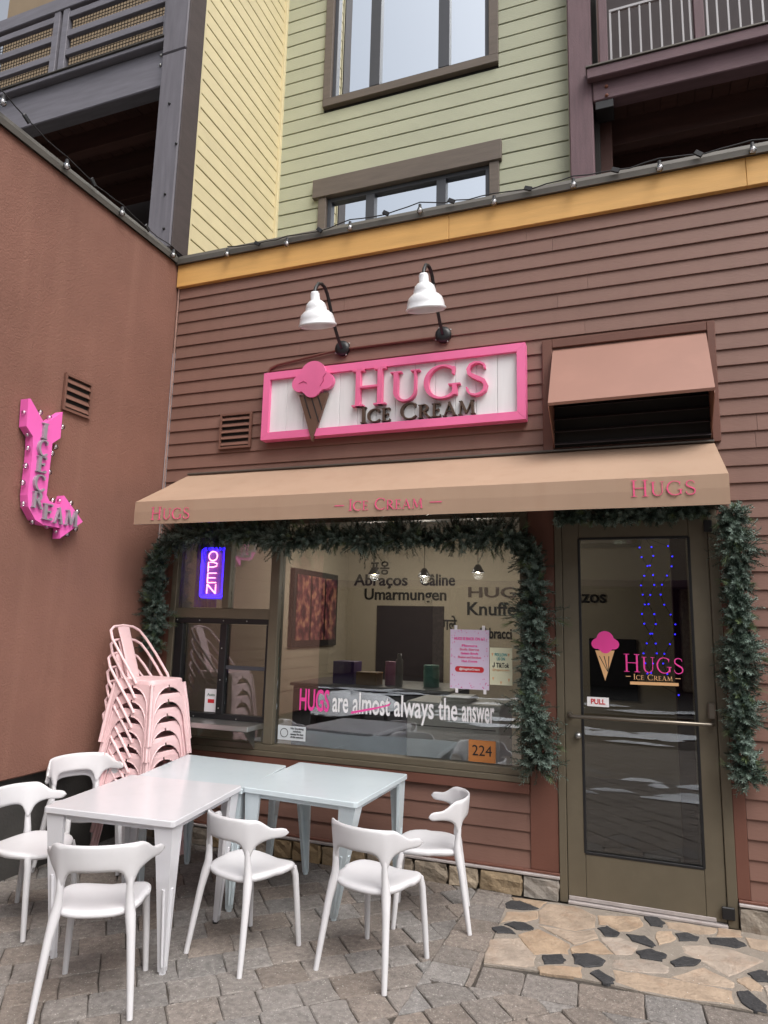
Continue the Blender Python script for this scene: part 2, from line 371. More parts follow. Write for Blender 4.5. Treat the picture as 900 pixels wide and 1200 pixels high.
def halfplane(p, q):   # left-of p->q is positive side; returns a,b,c with a*x+b*y<=c for the RIGHT side
    dx, dy = q.x-p.x, q.y-p.y; return (-dy, dx, -dy*p.x+dx*p.y)
aF = halfplane(AF[0], AF[1]); aL = halfplane(AL[0], AL[1])
aF2 = (aF[0], aF[1], aF[2]-.23*math.hypot(aF[0], aF[1]))
XB = -.665
cells = []
def rotcells(ang, u0, u1, v0, v1, rw, lens, ox, oy):
    ca, sa = math.cos(ang), math.sin(ang); v = v0; k = 0
    while v < v1:
        u = u0+random.uniform(0, .2); w = rw
        while u < u1:
            l = random.choice(lens); q = [(u, v), (u+l, v), (u+l, v+w), (u, v+w)]
            yield [(ox+a*ca-b*sa, oy+a*sa+b*ca) for a, b in q]; u += l
        v += w; k += 1
for q in rotcells(R(41.5), -9, 9, -9, 9, .205, (.172, .19, .235), -1.4, -1.5):
    a = clip(clip(clip(q, 1, 0, XB), 0, 1, -.03), -1, 0, 6)
    b = clip(clip(clip(q, -1, 0, -XB), *aF2), 1, 0, 4.5)
    for p in (a, b):
        p = clip(p, 0, -1, 6.5) if len(p) > 2 else p
        if len(p) > 2 and area(p) > .003: cells.append(p)
for q in rotcells(0, XB-.4, 0.4, -1.5, 0.1, .205, (.3, .22, .26), 0, -.02):   # straight courses beside the apron
    p = clip(clip(clip(clip(q, 0, 1, -.03), -1, 0, -XB), aL[0], aL[1], aL[2]), -aF2[0], -aF2[1], -aF2[2])
    if len(p) > 2 and area(p) > .003: cells.append(p)
fd = (AF[1]-AF[0]).normalized(); x = -.02       # one course along the apron front
fl = -.0
while fl < 4:
    l = random.choice((.22, .26, .3)); n_ = Vector((fd.y, -fd.x, 0)); a = AF[0]+fd*fl; b = a+fd*l
    cells.append([tuple((a+n_*.004)[:2]), tuple((a+n_*.226)[:2]), tuple((b+n_*.226)[:2]), tuple((b+n_*.004)[:2])]); fl += l
def paver_mesh(mb, p, z=0.0, th=.03, gap=.0022, ch=.006, jit=.0045):
    n = len(p); cx = sum(a[0] for a in p)/n; cy = sum(a[1] for a in p)/n
    def ins(d):
        r = []
        for a in p:
            dx, dy = a[0]-cx, a[1]-cy; l = math.hypot(dx, dy) or 1; k = max(.1, 1-d*1.35/l); r.append((cx+dx*k, cy+dy*k))
        return r
    # soften: put an extra point on every edge and jitter
    base = []
    for i in range(n):
        a, b = p[i], p[(i+1) % n]; L_ = math.hypot(b[0]-a[0], b[1]-a[1])
        k = min(.12, .009/L_ if L_ > 0 else .1)
        for t in (k, .5, 1-k):
            base.append((a[0]+(b[0]-a[0])*t+random.uniform(-jit, jit), a[1]+(b[1]-a[1])*t+random.uniform(-jit, jit)))
    pp = base; m = len(pp)
    def off(d):
        return [(cx+(a[0]-cx)*(1-d/max(.04, math.hypot(a[0]-cx, a[1]-cy))), cy+(a[1]-cy)*(1-d/max(.04, math.hypot(a[0]-cx, a[1]-cy)))) for a in pp]
    tx, ty = random.uniform(-.012, .012), random.uniform(-.012, .012)
    o0 = off(gap); o1 = off(gap+ch)
    vs = [(a[0], a[1], z-th) for a in o0]+[(a[0], a[1], z-ch*.8+tx*(a[0]-cx)+ty*(a[1]-cy)) for a in o0]+[(a[0], a[1], z+tx*(a[0]-cx)+ty*(a[1]-cy)) for a in o1]
    fs = [(i, (i+1) % m, m+(i+1) % m, m+i) for i in range(m)]+[(m+i, m+(i+1) % m, 2*m+(i+1) % m, 2*m+i) for i in range(m)]+[tuple(range(2*m, 3*m))]
    mb.add(vs, fs)
def inview(p):
    n = len(p); v = Vector((sum(a[0] for a in p)/n, sum(a[1] for a in p)/n, 0))-CP; z = v.dot(_f)
    if z < .2: return 9e9
    px, py = 450+FPX*v.dot(_r2)/z, 600-FPX*v.dot(_u2)/z
    return (0 if (-40 < px < 940 and 880 < py < 1240) else 1e6)+z
cells.sort(key=inview)
for p in cells[:300]:
    mb = MB(); paver_mesh(mb, p, random.uniform(-.002, .002)); mb.build('paver', PAVER, pave)
mb = MB()
for p in cells[300:]: paver_mesh(mb, p, random.uniform(-.002, .002))
rest = mb.build('paver_field', mat('paver_far', (122, 114, 107), .92, .3, 5, .7, 140, speck=.45, dirt=.45, dirtcol=(84, 76, 70), dscale=5), pave); rest['kind'] = 'stuff'
# flagstone apron
CS = 340/900.
def c4(x, y): p = onZ(560+x*CS, 1020+y*CS); return (p.x, p.y)
ap = [c4(98, 82), c4(250, 100), (2.6, -.02), (2.6, c4(900, 445)[1]+.30), c4(900, 445), c4(795, 422), c4(560, 388), c4(400, 350), c4(180, 310), c4(18, 290)]
ap = [(a[0], min(a[1], -.015)) for a in ap]
apron = structure(MB().prism(ap, lambda a, b, d: (a, b, d), -.02, -.001).build('flagstone_apron', MORTAR))
TAN = [[(105,84),(214,99),(190,118),(148,100),(108,96)],[(88,128),(150,130),(184,126),(186,150),(150,158),(100,155),(68,165)],[(212,104),(300,112),(365,140),(365,178),(300,188),(190,165),(188,128)],
 [(372,140),(430,142),(500,145),(515,172),(470,190),(435,190),(405,170),(375,168)],[(125,200),(185,180),(285,230),(280,260),(200,258),(175,262)],[(190,172),(300,194),(360,185),(375,212),(300,232),(230,195)],
 [(35,215),(130,210),(180,270),(178,296),(150,302),(20,285)],[(290,238),(375,218),(420,260),(330,258),(290,258)],[(378,208),(440,210),(495,232),(480,262),(425,262),(385,222)],[(186,300),(240,298),(325,302),(322,335),(190,318)],
 [(418,278),(490,275),(560,285),(592,300),(585,320),(520,318),(420,302)],[(420,308),(520,324),(640,345),(790,375),(795,415),(650,398),(500,372),(425,345)],[(600,330),(700,300),(798,350),(790,366),(650,345)],
 [(630,235),(690,232),(800,250),(890,280),(780,330),(700,285),(640,255)],[(580,160),(650,165),(740,180),(730,198),(690,200),(640,190),(590,180)],[(745,180),(818,188),(820,208),(740,205)],[(830,210),(930,222),(960,268),(845,240)],
 [(800,335),(840,330),(880,360),(885,375),(850,375),(810,350)],[(885,360),(960,350),(990,400),(905,415)],[(560,190),(600,190),(615,215),(560,232),(550,212)],[(910,290),(1000,280),(1040,340),(950,340)],[(970,225),(1080,235),(1090,280),(980,270)],[(1000,400),(1060,350),(1130,380),(1080,470),(1000,440)]]
BLK = [[(85,105),(100,96),(130,96),(190,120),(140,124),(90,118)],[(82,168),(110,160),(150,165),(175,180),(165,187),(120,185)],[(45,180),(70,173),(100,182),(118,198),(60,195)],[(372,180),(400,174),(440,195),(430,206),(395,205)],
 [(460,200),(520,205),(552,235),(540,240),(480,220)],[(515,145),(550,143),(580,165),(570,178),(535,172)],[(612,197),(650,195),(688,208),(680,220),(625,220)],[(712,210),(800,212),(835,235),(800,242),(720,228)],
 [(490,252),(540,246),(588,265),(570,282),(505,272)],[(598,285),(640,270),(692,280),(670,298),(610,300)],[(197,265),(260,262),(273,280),(260,290),(205,292)],[(293,262),(340,258),(395,280),(380,298),(330,300),(298,290)],
 [(345,320),(375,310),(420,335),(422,352),(390,352)],[(836,322),(870,310),(900,315),(905,348),(860,345)],[(803,378),(840,375),(895,420),(900,443),(860,438),(815,410)]]
def flat_stone(mb, pts, z, jit):
    # subdivide edges with wobble, chamfered
    p = []
    n = len(pts)
    for i in range(n):
        a, b = pts[i], pts[(i+1) % n]
        for t in (0.0, .35, .7):
            w = jit if t else jit*.5
            p.append((a[0]+(b[0]-a[0])*t+random.uniform(-w, w), a[1]+(b[1]-a[1])*t+random.uniform(-w, w)))
    m = len(p); cx = sum(a[0] for a in p)/m; cy = sum(a[1] for a in p)/m
    ins = [(cx+(a[0]-cx)*.95, cy+(a[1]-cy)*.95) for a in p]
    mb.add([(a[0], a[1], z-.02) for a in p]+[(a[0], a[1], z-.003) for a in p]+[(a[0], a[1], z) for a in ins],
           [(i, (i+1) % m, m+(i+1) % m, m+i) for i in range(m)]+[(m+i, m+(i+1) % m, 2*m+(i+1) % m, 2*m+i) for i in range(m)]+[tuple(range(2*m, 3*m))])
for q in TAN:
    pts = [c4(*a) for a in q]; pts = [(a[0], min(a[1], -.03)) for a in pts]
    mb = MB(); flat_stone(mb, pts, .003+random.uniform(-.001, .002), .008); mb.build('flagstone', FLAG, apron)
for q in BLK:
    pts = [c4(*a) for a in q]; pts = [(a[0], min(a[1], -.03)) for a in pts]
    mb = MB(); flat_stone(mb, pts, .006+random.uniform(-.001, .002), .007); mb.build('black_stone', BASALT, apron)

# ================================================================== SHOP BUILDING
shop = thing('shop_building', 'brown lap sided ice cream shop front with big window and glass door', 'building')
XL = -3.47; EXP = .1143; Z0 = .165
def board(name, m, parent, x0, x1, z0, h, Y=0.0, proud=.017, ax='x', flat=False):
    mb = MB(); w = random.uniform(-.001, .001)
    prof = [(0, 0), (-proud+w, 0), (-proud+w, .004), (-.0035, h+.012), (0, h+.012)]
    if flat: prof = [(0, 0), (-proud+.003, 0), (-proud+w, .003), (-proud+.003+w, h), (0, h)]
    if ax == 'x': vs = [(x, Y+y, z0+z) for x in (x0, x1) for y, z in prof]
    else: vs = [(Y-y, x, z0+z) for x in (x0, x1) for y, z in prof]
    n = 5; mb.add(vs, [tuple(range(n)), tuple(range(2*n-1, n-1, -1))]+[(i, (i+1) % n, n+(i+1) % n, n+i) for i in range(n)])
    return mb.build(name, m, parent)
XR = 3.2
# backing wall with real openings
WZ0, WZ1 = .70, 2.62
for a in ((XL, -3.33, -.01, 4.75), (-3.33, -.31, -.01, WZ0), (-.31, -.125, -.01, WZ1), (.90, XR, -.01, 4.75), (-3.33, .90, WZ1, 4.75), (-.125, .9, 2.55, WZ1)):
    bx('wall', SIDING, shop, a[0], a[1], .0, .16, a[2], a[3], 0)
k = 0
while True:
    z = Z0+k*EXP; k += 1
    if z+EXP > 4.765: break
    segs = [(XL+.012, XR)]
    if z < 2.58: segs = [(.975, XR)]
    if z < .60: segs.append((XL+.012, -.305))
    if z > .60 and z < 2.58: segs.append((XL+.012, -3.335))
    for a, b in segs:
        if b-a > 4.5:
            j = random.uniform(a+1.2, b-1.2); board('siding_board', SIDING, shop, a, j-.001, z, EXP); board('siding_board', SIDING, shop, j+.001, b, z, EXP)
        else: board('siding_board', SIDING, shop, a, b, z, EXP)
bx('corner_trim', mat('caulk', (150, 118, 106), .7, .3, 14), shop, XL-.012, XL+.002, -.020, -.002, .16, 4.74)
for j, (a, b) in enumerate(((XL-.01, -.9), (-.898, 1.20), (1.202, XR))): bx('fascia_board', FASCIA, shop, a, b, -.045, -.0, 4.735, 4.95)
cp = MB(); prof = [(-.075, 4.945), (-.078, 4.99), (-.05, 5.035), (.25, 5.045), (.25, 5.0), (-.04, 4.952)]
cp.add([(x, y, z) for x in (XL-.02, XR) for y, z in prof], [tuple(range(6)), tuple(range(11, 5, -1))]+[(i, (i+1) % 6, 6+(i+1) % 6, 6+i) for i in range(6)]); cp.build('coping', METALG, shop)
bx('roof', METALG, shop, XL, XR, .25, 3.3, 4.9, 5.0, 0)
# stone plinth and flashing
for (a, b) in ((XL, -.125), (.905, XR)):
    bx('plinth_core', SAND, shop, a, b, -.012, .1, -.02, .128, 0)
    bx('flashing', FLASH, shop, a, b, -.05, .02, .132, .15, .004)
    bx('ledge', TRIMB, shop, a, b, -.036, .02, .1505, .166, .003)
    x = a
    while x < b-.02:
        l = min(random.uniform(.15, .36), b-x)
        if b-x-l < .1: l = b-x
        mb = MB(); h1 = .128
        n_ = 6; rows = []
        bm = bmesh.new(); bmesh.ops.create_cube(bm, size=1); bmesh.ops.subdivide_edges(bm, edges=bm.edges[:], cuts=2, use_grid_fill=True)
        for v in bm.verts:
            q_ = Vector((abs(v.co.x)*2, abs(v.co.y)*2, abs(v.co.z)*2)); cut = .93 if (q_.x > .9)+(q_.z > .9)+(q_.y > .9) > 1 else 1
            v.co = Vector((x+l/2+v.co.x*(l-.008)*(cut if l > .1 else .97)+random.uniform(-.007, .007), -.022+v.co.y*.055*cut+random.uniform(-.009, .006), .0615+v.co.z*.128*cut+random.uniform(-.005, .005)))
        bm.verts.index_update(); mb.add([v.co[:] for v in bm.verts], [[v.index for v in f.verts] for f in bm.faces]); bm.free()
        mb.build('base_stone', STONE, shop); x += l
# brown trims round the shopfront
bx('trim_board', TRIMB, shop, -.31, -.128, -.022, -.001, .167, 2.6)
bx('trim_board', TRIMB, shop, .902, .972, -.022, -.001, .167, 2.6)
bx('trim_board', TRIMB, shop, -3.36, -3.30, -.022, .02, .60, 2.6)
bx('sill_board', TRIMB, shop, -3.30, -.312, -.045, -.002, .632, .70, .004)
# shop window
win = bpy.data.objects.new('shop_window', None); COL.objects.link(win); win.parent = shop; win['label'] = 'wide bronze framed shop window'
def fr(name, x0, x1, z0, z1, y0=-.035, y1=.06, m=ALU, p=None): return bx(name, m, p or win, x0, x1, y0, y1, z0, z1, .004)
fr('frame_rail', -3.30, -.312, .702, .742, -.05, .07); fr('frame_rail', -3.30, -.312, .742, .79, -.038, .06); fr('frame_rail', -3.30, -.312, 2.5, 2.6)
fr('mullion', -3.298, -3.245, .792, 2.498); fr('mullion', -2.345, -2.265, .792, 2.498, -.04); fr('mullion', -.365, -.314, .792, 2.498)
MB().box(-2.264, -.366, .008, .014, .793, 2.497).build('pane', GLASS, win)
# service window at the left: transom, two top lights, black slider
ZT = 1.775
fr('transom', -3.244, -2.346, ZT-.035, ZT+.045, -.03); fr('mullion', -2.80, -2.735, ZT+.046, 2.497, -.025)
MB().box(-3.243, -2.801, .010, .016, ZT+.046, 2.496).build('pane', GLASS, win); MB().box(-2.734, -2.347, .010, .016, ZT+.046, 2.496).build('pane', GLASS, win)
sl = bpy.data.objects.new('sliding_window', None); COL.objects.link(sl); sl.parent = shop
fr('frame_rail', -3.244, -2.346, 1.695, ZT-.036, -.025, .05, BLACKM, sl); fr('frame_rail', -3.244, -2.346, .935, .985, -.025, .05, BLACKM, sl)
for a, b in ((-3.244, -3.16), (-2.80, -2.735), (-2.372, -2.346)): fr('sash_stile', a, b, .986, 1.694, -.022, .048, BLACKM, sl)
bx('sash_rail', WINFRM, sl, -2.734, -2.373, -.012, .02, 1.335, 1.365, .002)
MB().box(-3.159, -2.801, .020, .026, .987, 1.693).build('pane', GLASSD, sl); MB().box(-2.734, -2.373, .006, .011, .987, 1.693).build('pane', GLASSD, sl)
for (x, z) in ((-3.22, 1.72), (-3.0, 1.72), (-2.77, 1.72), (-2.55, 1.72), (-2.77, 1.5), (-2.77, 1.25), (-2.77, 1.03), (-3.0, .955), (-2.6, .955)): MB().sphere((x, -.026, z), .006, 6, 4).build('screw', STEEL, sl)
MB().box(-3.243, -2.347, .010, .016, .793, .934).build('pane', GLASSD, win)
shelf = MB(); shelf.box(-3.10, -2.345, -.27, -.03, .905, .945, .004); shf = shelf.build('serving_shelf', STEEL, shop)
for x in (-2.42, -3.02): MB().prism([(-.04, .903), (-.22, .903), (-.04, .75)], lambda a, b, d, x=x: (x+d, a, b), 0, .006).build('bracket', STEEL, shf)
# door
DX0, DX1, DZ = -.074, .841, 2.456
door = bpy.data.objects.new('door', None); COL.objects.link(door); door.parent = shop; door['label'] = 'bronze framed glass shop door with a horizontal push bar'
bx('jamb', ALU, shop, -.126, DX0-.003, -.03, .06, .0, 2.55); bx('jamb', ALU, shop, DX1+.003, .901, -.03, .06, .0, 2.55); bx('door_head', ALU, shop, DX0-.002, DX1+.002, -.03, .06, DZ+.004, 2.55)
bx('threshold', FLASH, shop, DX0, DX1, -.05, .05, .001, .018)
GX0, GX1, GZ0, GZ1 = .037, .729, .31, 2.335
for n_, a in (('stile', (DX0, GX0, .024, DZ)), ('stile', (GX1, DX1, .024, DZ)), ('bottom_rail', (GX0+.001, GX1-.001, .024, GZ0)), ('top_rail', (GX0+.001, GX1-.001, GZ1, DZ))): bx(n_, ALU, door, a[0], a[1], -.022, .022, a[2], a[3], .003)
bx('sweep', FLASH, door, DX0+.004, DX1-.06, -.029, -.0225, .022, .045, .002)
for a in ((GX0-.008, GX0+.008, GZ0, GZ1), (GX1-.008, GX1+.008, GZ0, GZ1), (GX0, GX1, GZ0-.008, GZ0+.008), (GX0, GX1, GZ1-.008, GZ1+.008)): bx('glazing_bead', BLACKM, door, a[0], a[1], -.0255, -.005, a[2], a[3], .002)
MB().box(GX0, GX1, -.004, .003, GZ0, GZ1).build('pane', GLASSD, door)
hb = MB(); hb.tube([(-.04, -.022, 1.158), (-.04, -.075, 1.158), (-.03, -.082, 1.158), (.4, -.084, 1.160), (.80, -.082, 1.163), (.815, -.07, 1.163), (.815, -.022, 1.163)], .0125, 10)
hb.build('push_bar', CHROME, door); bx('bar_mount', CHROME, door, .79, .835, -.06, -.0225, 1.19, 1.29, .008); bx('bar_mount', CHROME, door, -.055, -.025, -.035, -.0225, 1.135, 1.18, .004)
MB().lathe([(.0, -.04), (.012, -.04), (.02, -.03), (.022, -.0)], (.008, -.022, 1.033), 14, Matrix.Rotation(R(-90), 3, 'X')).build('lock', STEEL, door)
bx('hinge', BLACKM, shop, DX1-.03, DX1+.04, -.05, -.031, .05, .12, .005); bx('hinge', BLACKM, shop, DX1-.02, DX1+.03, -.05, -.031, 2.36, 2.44, .005)
# ------------------------------------------------------------------ interior
room = thing('shop_interior', 'dim beige shop room seen through the window glass', 'room')
bx('floor', IFLOOR, room, -3.46, 2.6, .161, 6.0, -.02, .0, 0); bx('ceiling', ICEIL, room, -3.46, 2.6, .161, 6.0, 2.95, 3.0, 0)
bx('wall', IWALL, room, -3.46, -3.40, .161, 6.0, .0, 2.95, 0); bx('wall', IWALL, room, 2.55, 2.6, .161, 6.0, 0, 2.95, 0)
bx('wall', IWALL, room, -3.4, 2.55, 3.95, 4.05, 0, 2.95, 0)
for kz in range(16): board('wall_board', IWALL, room, .17, 3.94, .95+kz*.12, .12, -3.40, .010, 'y')
bx('doorway', IDARK, room, onY(442, 710, 3.93).x, onY(520, 710, 3.93).x, 3.92, 3.949, 0, onY(480, 710, 3.93).z, .005); bx('chalkboard', BLACKM, room, onY(690, 740, 3.93).x, onY(745, 740, 3.93).x, 3.92, 3.949, .9, onY(700, 748, 3.93).z, .005)
# writing on the back wall, at the wall
for s, x0, x1, y, sz in (('Abraços', 415, 478, 686, .26), ('Câline', 492, 533, 686, .26), ('Umarmungen', 427, 523, 703, .26), ('HUGS', 548, 618, 700, .22), ('Knuffels', 547, 618, 721, .28), ('포옹', 434, 456, 672, .24), ('गले', 518, 535, 738, .24), ('Abbracci', 560, 600, 748, .22), ('brazos', 655, 710, 706, .26)):
    a = onY(x0, y, 3.94); b = onY(x1, y, 3.94); p = (a+b)/2
    text('wall_word', s, LBROWN if s == 'HUGS' else LETGREY, room, sz*.84, (p.x, 3.945, p.z), depth=.008, bold=.004, width=(b-a).length)
# menu screen on the left wall
menu = thing('menu_board', 'framed dark menu board with pink and orange panels on the inside wall', 'menu board', (-3.39, 2.87, 1.93))
bx('frame', BLACKM, menu, 0, .05, -.62, .62, -.5, .42, .01)
m_ = bpy.data.materials.new('menu_print'); m_.use_nodes = True; n = m_.node_tree.nodes; L = m_.node_tree.links; b = n['Principled BSDF']
g_ = n.new('ShaderNodeNewGeometry'); nz = n.new('ShaderNodeTexNoise'); nz.inputs['Scale'].default_value = 9; nz.inputs['Detail'].default_value = 6; cr = n.new('ShaderNodeValToRGB')
cr.color_ramp.elements[0].position = .38; cr.color_ramp.elements[0].color = (.04, .012, .02, 1); cr.color_ramp.elements[1].position = .66; cr.color_ramp.elements[1].color = (.42, .2, .12, 1)
e = cr.color_ramp.elements.new(.5); e.color = (.16, .035, .05, 1); L.new(g_.outputs['Position'], nz.inputs['Vector']); L.new(nz.outputs['Fac'], cr.inputs['Fac']); L.new(cr.outputs[0], b.inputs['Base Color']); b.inputs['Roughness'].default_value = .3
L.new(cr.outputs[0], b.inputs['Emission Color']); b.inputs['Emission Strength'].default_value = .08
for a, b2 in ((-.55, -.2), (-.16, .2), (.24, .56)): bx('menu_panel', m_, menu, .051, .056, a, b2, -.42, .35, 0)
# counter, freezer and goods
ctr = thing('serving_counter', 'black serving counter with glass front inside the shop', 'counter', (-1.95, 1.5, 0))
bx('body', IDARK, ctr, -.8, .75, -.3, .5, 0.0, 1.12, .01); bx('counter_top', STEEL, ctr, -.82, .77, -.33, .53, 1.121, 1.15, .006)
bx('panel', BLACKM, ctr, -.7, .65, -.312, -.301, .55, 1.08, .004)
frz = thing('white_cabinet', 'white cabinet standing behind the shop window', 'cabinet', (-.88, .385, 0))
CABW = mat('cabinet_white', (238, 238, 230), .5, .04)
bx('body', CABW, frz, -.37, .33, -.2, .3, 0.0, 1.12, .01); bx('lid', CABW, frz, -.38, .34, -.215, .31, 1.125, 1.16, .012); bx('groove', BLACKM, frz, -.34, .30, -.203, -.2005, .985, .992, 0); bx('handle', CABW, frz, -.12, .10, -.18, .16, 1.161, 1.2, .02)
for i, (x, y, r, h, c_, lb, ct) in enumerate(((-1.72, 1.35, .035, .30, (178, 172, 164), 'tall silver bottle on the serving counter', 'bottle'), (-1.45, 1.5, .075, .2, (130, 196, 176), 'mint green round tub on the serving counter', 'tub'), (-1.84, 1.45, .055, .22, (214, 150, 176), 'pink canister beside the silver bottle', 'canister'))):
    o = MB().lathe([(.001, 0), (r, 0), (r, h*.78), (r*.9, h*.82), (r*.55 if i == 0 else r*.98, h*.86), (r*.5 if i == 0 else r*.98, h), (.001, h)], (0, 0, 0), 16).build('bottle' if i == 0 else 'tub' if i == 1 else 'canister', mat('goods%d' % i, c_, .35, .03)); o.location = (x, y, 1.151); tag(o, lb, ct)
o = bx('purple_box', mat('purple_card', (98, 70, 128), .6), None, -2.38, -2.16, 1.3, 1.5, 1.151, 1.36, .004); tag(o, 'purple box on the serving counter under the menu board', 'box')
o = bx('wooden_box', mat('wood_box', (160, 128, 84), .6, .15), None, -2.13, -1.92, 1.28, 1.45, 1.151, 1.27, .004); tag(o, 'small wooden box on the serving counter', 'box')
# purple tubes added in place of the neon glow beside the sign
glow_mb = MB()
for i in range(5): glow_mb.tube([(-3.22+i*.045, .22+.01*(i % 2), z) for z in (1.83, 2.2, 2.5)], .022, 8)
tag(glow_mb.build('glow_strip', mat('glow_violet', (120, 60, 170), .6, .15)), 'violet tubes standing in for the glow beside the OPEN sign', 'glow_strip')
# pendant lamps inside
for i, (px, hz) in enumerate(((438, 2.32), (497, 2.30), (560, 2.34))):
    p = onY(px, 690, 2.6); t = thing('pendant_lamp', 'lit pendant lamp on a thin cord inside the shop, %s' % ('nearest the menu board', 'between two others', 'nearest the door')[i], 'lamp', (p.x, 2.6, hz), group='pendant lamps inside the shop')
    MB().tube([(0, 0, .06), (0, 0, 2.949-hz)], .004, 6).build('cord', BLACKM, t); MB().lathe([(.02, .06), (.03, .05), (.075, -.03), (.07, -.03), (.02, .045)], (0, 0, 0), 16).build('lamp_shade', BLACKM, t)
    MB().sphere((0, 0, -.005), .03, 10, 6).build('bulb', mat('warm_bulb', (255, 220, 170), .4, emit=(255, 214, 160), estr=6), t)
    ld = bpy.data.lights.new('pendant_light', 'POINT'); ld.energy = 17; ld.color = (1, .9, .78); ld.shadow_soft_size = .05
    lo = bpy.data.objects.new('pendant_light', ld); COL.objects.link(lo); lo.parent = t; lo.location = (0, 0, -.06)
# blue fairy lights on a brown post inside, seen in the door
tag(bx('interior_post', TRIMB, None, .66, .78, 1.1, 1.2, .0, 2.949, .006), 'brown wooden post inside behind the door glass', 'post')
fl_ = thing('blue_fairy_lights', 'string of glowing blue fairy lights behind the door glass', 'lights', (.5, .9, 1.0))
pts = [Vector((-.02+.05*math.sin(i*.9)+.14*((i//16) % 2), .05*math.cos(i*1.3), 1.45-(i % 16)*.075 if (i//16) % 2 == 0 else .25+(i % 16)*.075)) for i in range(48)]
MB().tube(pts, .002, 5).build('cable', BLACKM, fl_)
BL = mat('blue_led', (60, 60, 255), .4, 0, emit=(50, 40, 255), estr=5); bm_ = MB()
for p in pts: bm_.sphere(p, .006, 6, 4)
bm_.build('led', BL, fl_)

# ------------------------------------------------------------------ neon sign
neon = thing('neon_open_sign', 'glowing vertical OPEN sign in blue and pink neon behind the glass', 'sign', (-2.955, .05, 2.12)); neon.scale = (.92, 1, .92)
NB = mat('neon_blue', (60, 40, 255), .4, 0, emit=(48, 26, 255), estr=7); NP = mat('neon_pink', (255, 170, 190), .4, 0, emit=(255, 150, 170), estr=5)
bx('back_board', mat('neon_board', (120, 70, 180), .4), neon, -.135, .135, .012, .02, -.245, .235, .003)
def rr(w, h, r):
    o = []
    for cx, cz, a0 in ((w-r, h-r, 0), (-w+r, h-r, 90), (-w+r, -h+r, 180), (w-r, -h+r, 270)):
        for i in range(5): a = R(a0+i*22.5); o.append((cx+r*math.cos(a), 0, cz+r*math.sin(a)))
    return o+[o[0]]
MB().tube(rr(.125, .225, .03), .0065, 6, False).build('border_tube', NB, neon); MB().tube(rr(.108, .208, .025), .004, 6, False).build('border_tube', NB, neon)
def nl(ch, z):
    w, h = .046, .043
    if ch == 'O': ps = [[(w*math.cos(R(a)), 0, h*math.sin(R(a))) for a in range(0, 361, 24)]]
    if ch == 'P': ps = [[(-w, 0, -h), (-w, 0, h), (.01, 0, h), (w, 0, h*.7), (w, 0, .2*h), (.01, 0, -.02*h), (-w, 0, -.02*h)]]
    if ch == 'E': ps = [[(w, 0, h), (-w, 0, h)], [(-w, 0, h), (-w, 0, -h)], [(-w, 0, -h), (w, 0, -h)], [(-w, 0, 0), (w*.8, 0, 0)]]
    if ch == 'N': ps = [[(-w, 0, -h), (-w, 0, h)], [(-w, 0, h), (w, 0, -h)], [(w, 0, -h), (w, 0, h)]]
    mb = MB()
    for p in ps: mb.tube([(a, -.008, c+z) for a, b, c in p], .0058, 6)
    mb.build('letter_tube', NP, neon)
for ch, z in zip('OPEN', (.15, .05, -.05, -.15)): nl(ch, z)
MB().tube([(-.05, 0, .235), (-.05, 0, .40)], .002, 5).build('chain', STEEL, neon); MB().tube([(.05, 0, .235), (.05, 0, .40)], .002, 5).build('chain', STEEL, neon)

# ------------------------------------------------------------------ decals, posters
dw = thing('window_lettering', 'white and pink lettering reading HUGS are almost always the answer on the window', 'lettering', (0, 0, 0))
text('word', 'HUGS', DPINK, dw, .225, ((-2.065-1.815)/2, .0055, 1.062), bold=.0035, width=.25)
DW_ = [('are', -1.785, -1.655), ('almost', -1.62, -1.325), ('always', -1.29, -.99), ('the', -.955, -.815), ('answer', -.785, -.555)]
for s, a, b in DW_: text('word', s, DWHITE, dw, .215, ((a+b)/2, .0055, 1.066), bold=.003, width=b-a)
MB().prism([(-1.63, 1.075), (-1.36, 1.135), (-1.32, 1.155), (-1.33, 1.135), (-1.45, 1.10), (-1.63, 1.058)], XZ(.0045), 0, .001).build('strike', DPINK, dw)
def paper(name, label, cat, x0, x1, z0, z1, m, Y=.005):
    t = thing(name, label, cat, (x0, Y, z0)); MB().box(0, x1-x0, -.001, .001, 0, z1-z0).build('sheet', m, t); return t, x1-x0, z1-z0
PST = mat('poster_lilac', (220, 204, 228), .5, .06, 3)
t, w, h = paper('event_poster', 'lilac and pink printed poster taped inside the shop window', 'poster', -.872, -.59, 1.285, 1.70, PST)
conf = MB()
for i in range(300):
    x, z = random.uniform(.005, w-.005), random.uniform(.005, h-.005)
    e_ = min(x, w-x, z*.8, (h-z)*1.2)
    if e_ > .045 or random.random() < e_/.05: continue
    s_ = random.uniform(.0025, .005); a = random.uniform(0, 3); conf.add([(x+s_*math.cos(a+k*1.57), -.0016-.00002*(i % 20), z+s_*1.2*math.sin(a+k*1.57)) for k in range(4)], [(0, 1, 2, 3)])
conf.build('confetti', mat('confetti_pink', (216, 96, 168), .6, .2, 40), t)['kind'] = 'stuff'
text('headline', 'HUGS IS BACK ON 6/1', DPINK, t, .03, (w/2, -.0025, h*.82), width=w*.78, bold=.0006)
for i, (s_, k) in enumerate((('Flavors', .4), ('Soft Serve', .5), ('Gelato Bowls', .45), ('Shakes and Sundaes', .6), ('Hot Cocoa', .4))): text('line', s_, DPINK if i % 2 == 0 else PINKL, t, .022, (w/2, -.0025, h*(.71-i*.065)), width=w*k, bold=.0005)
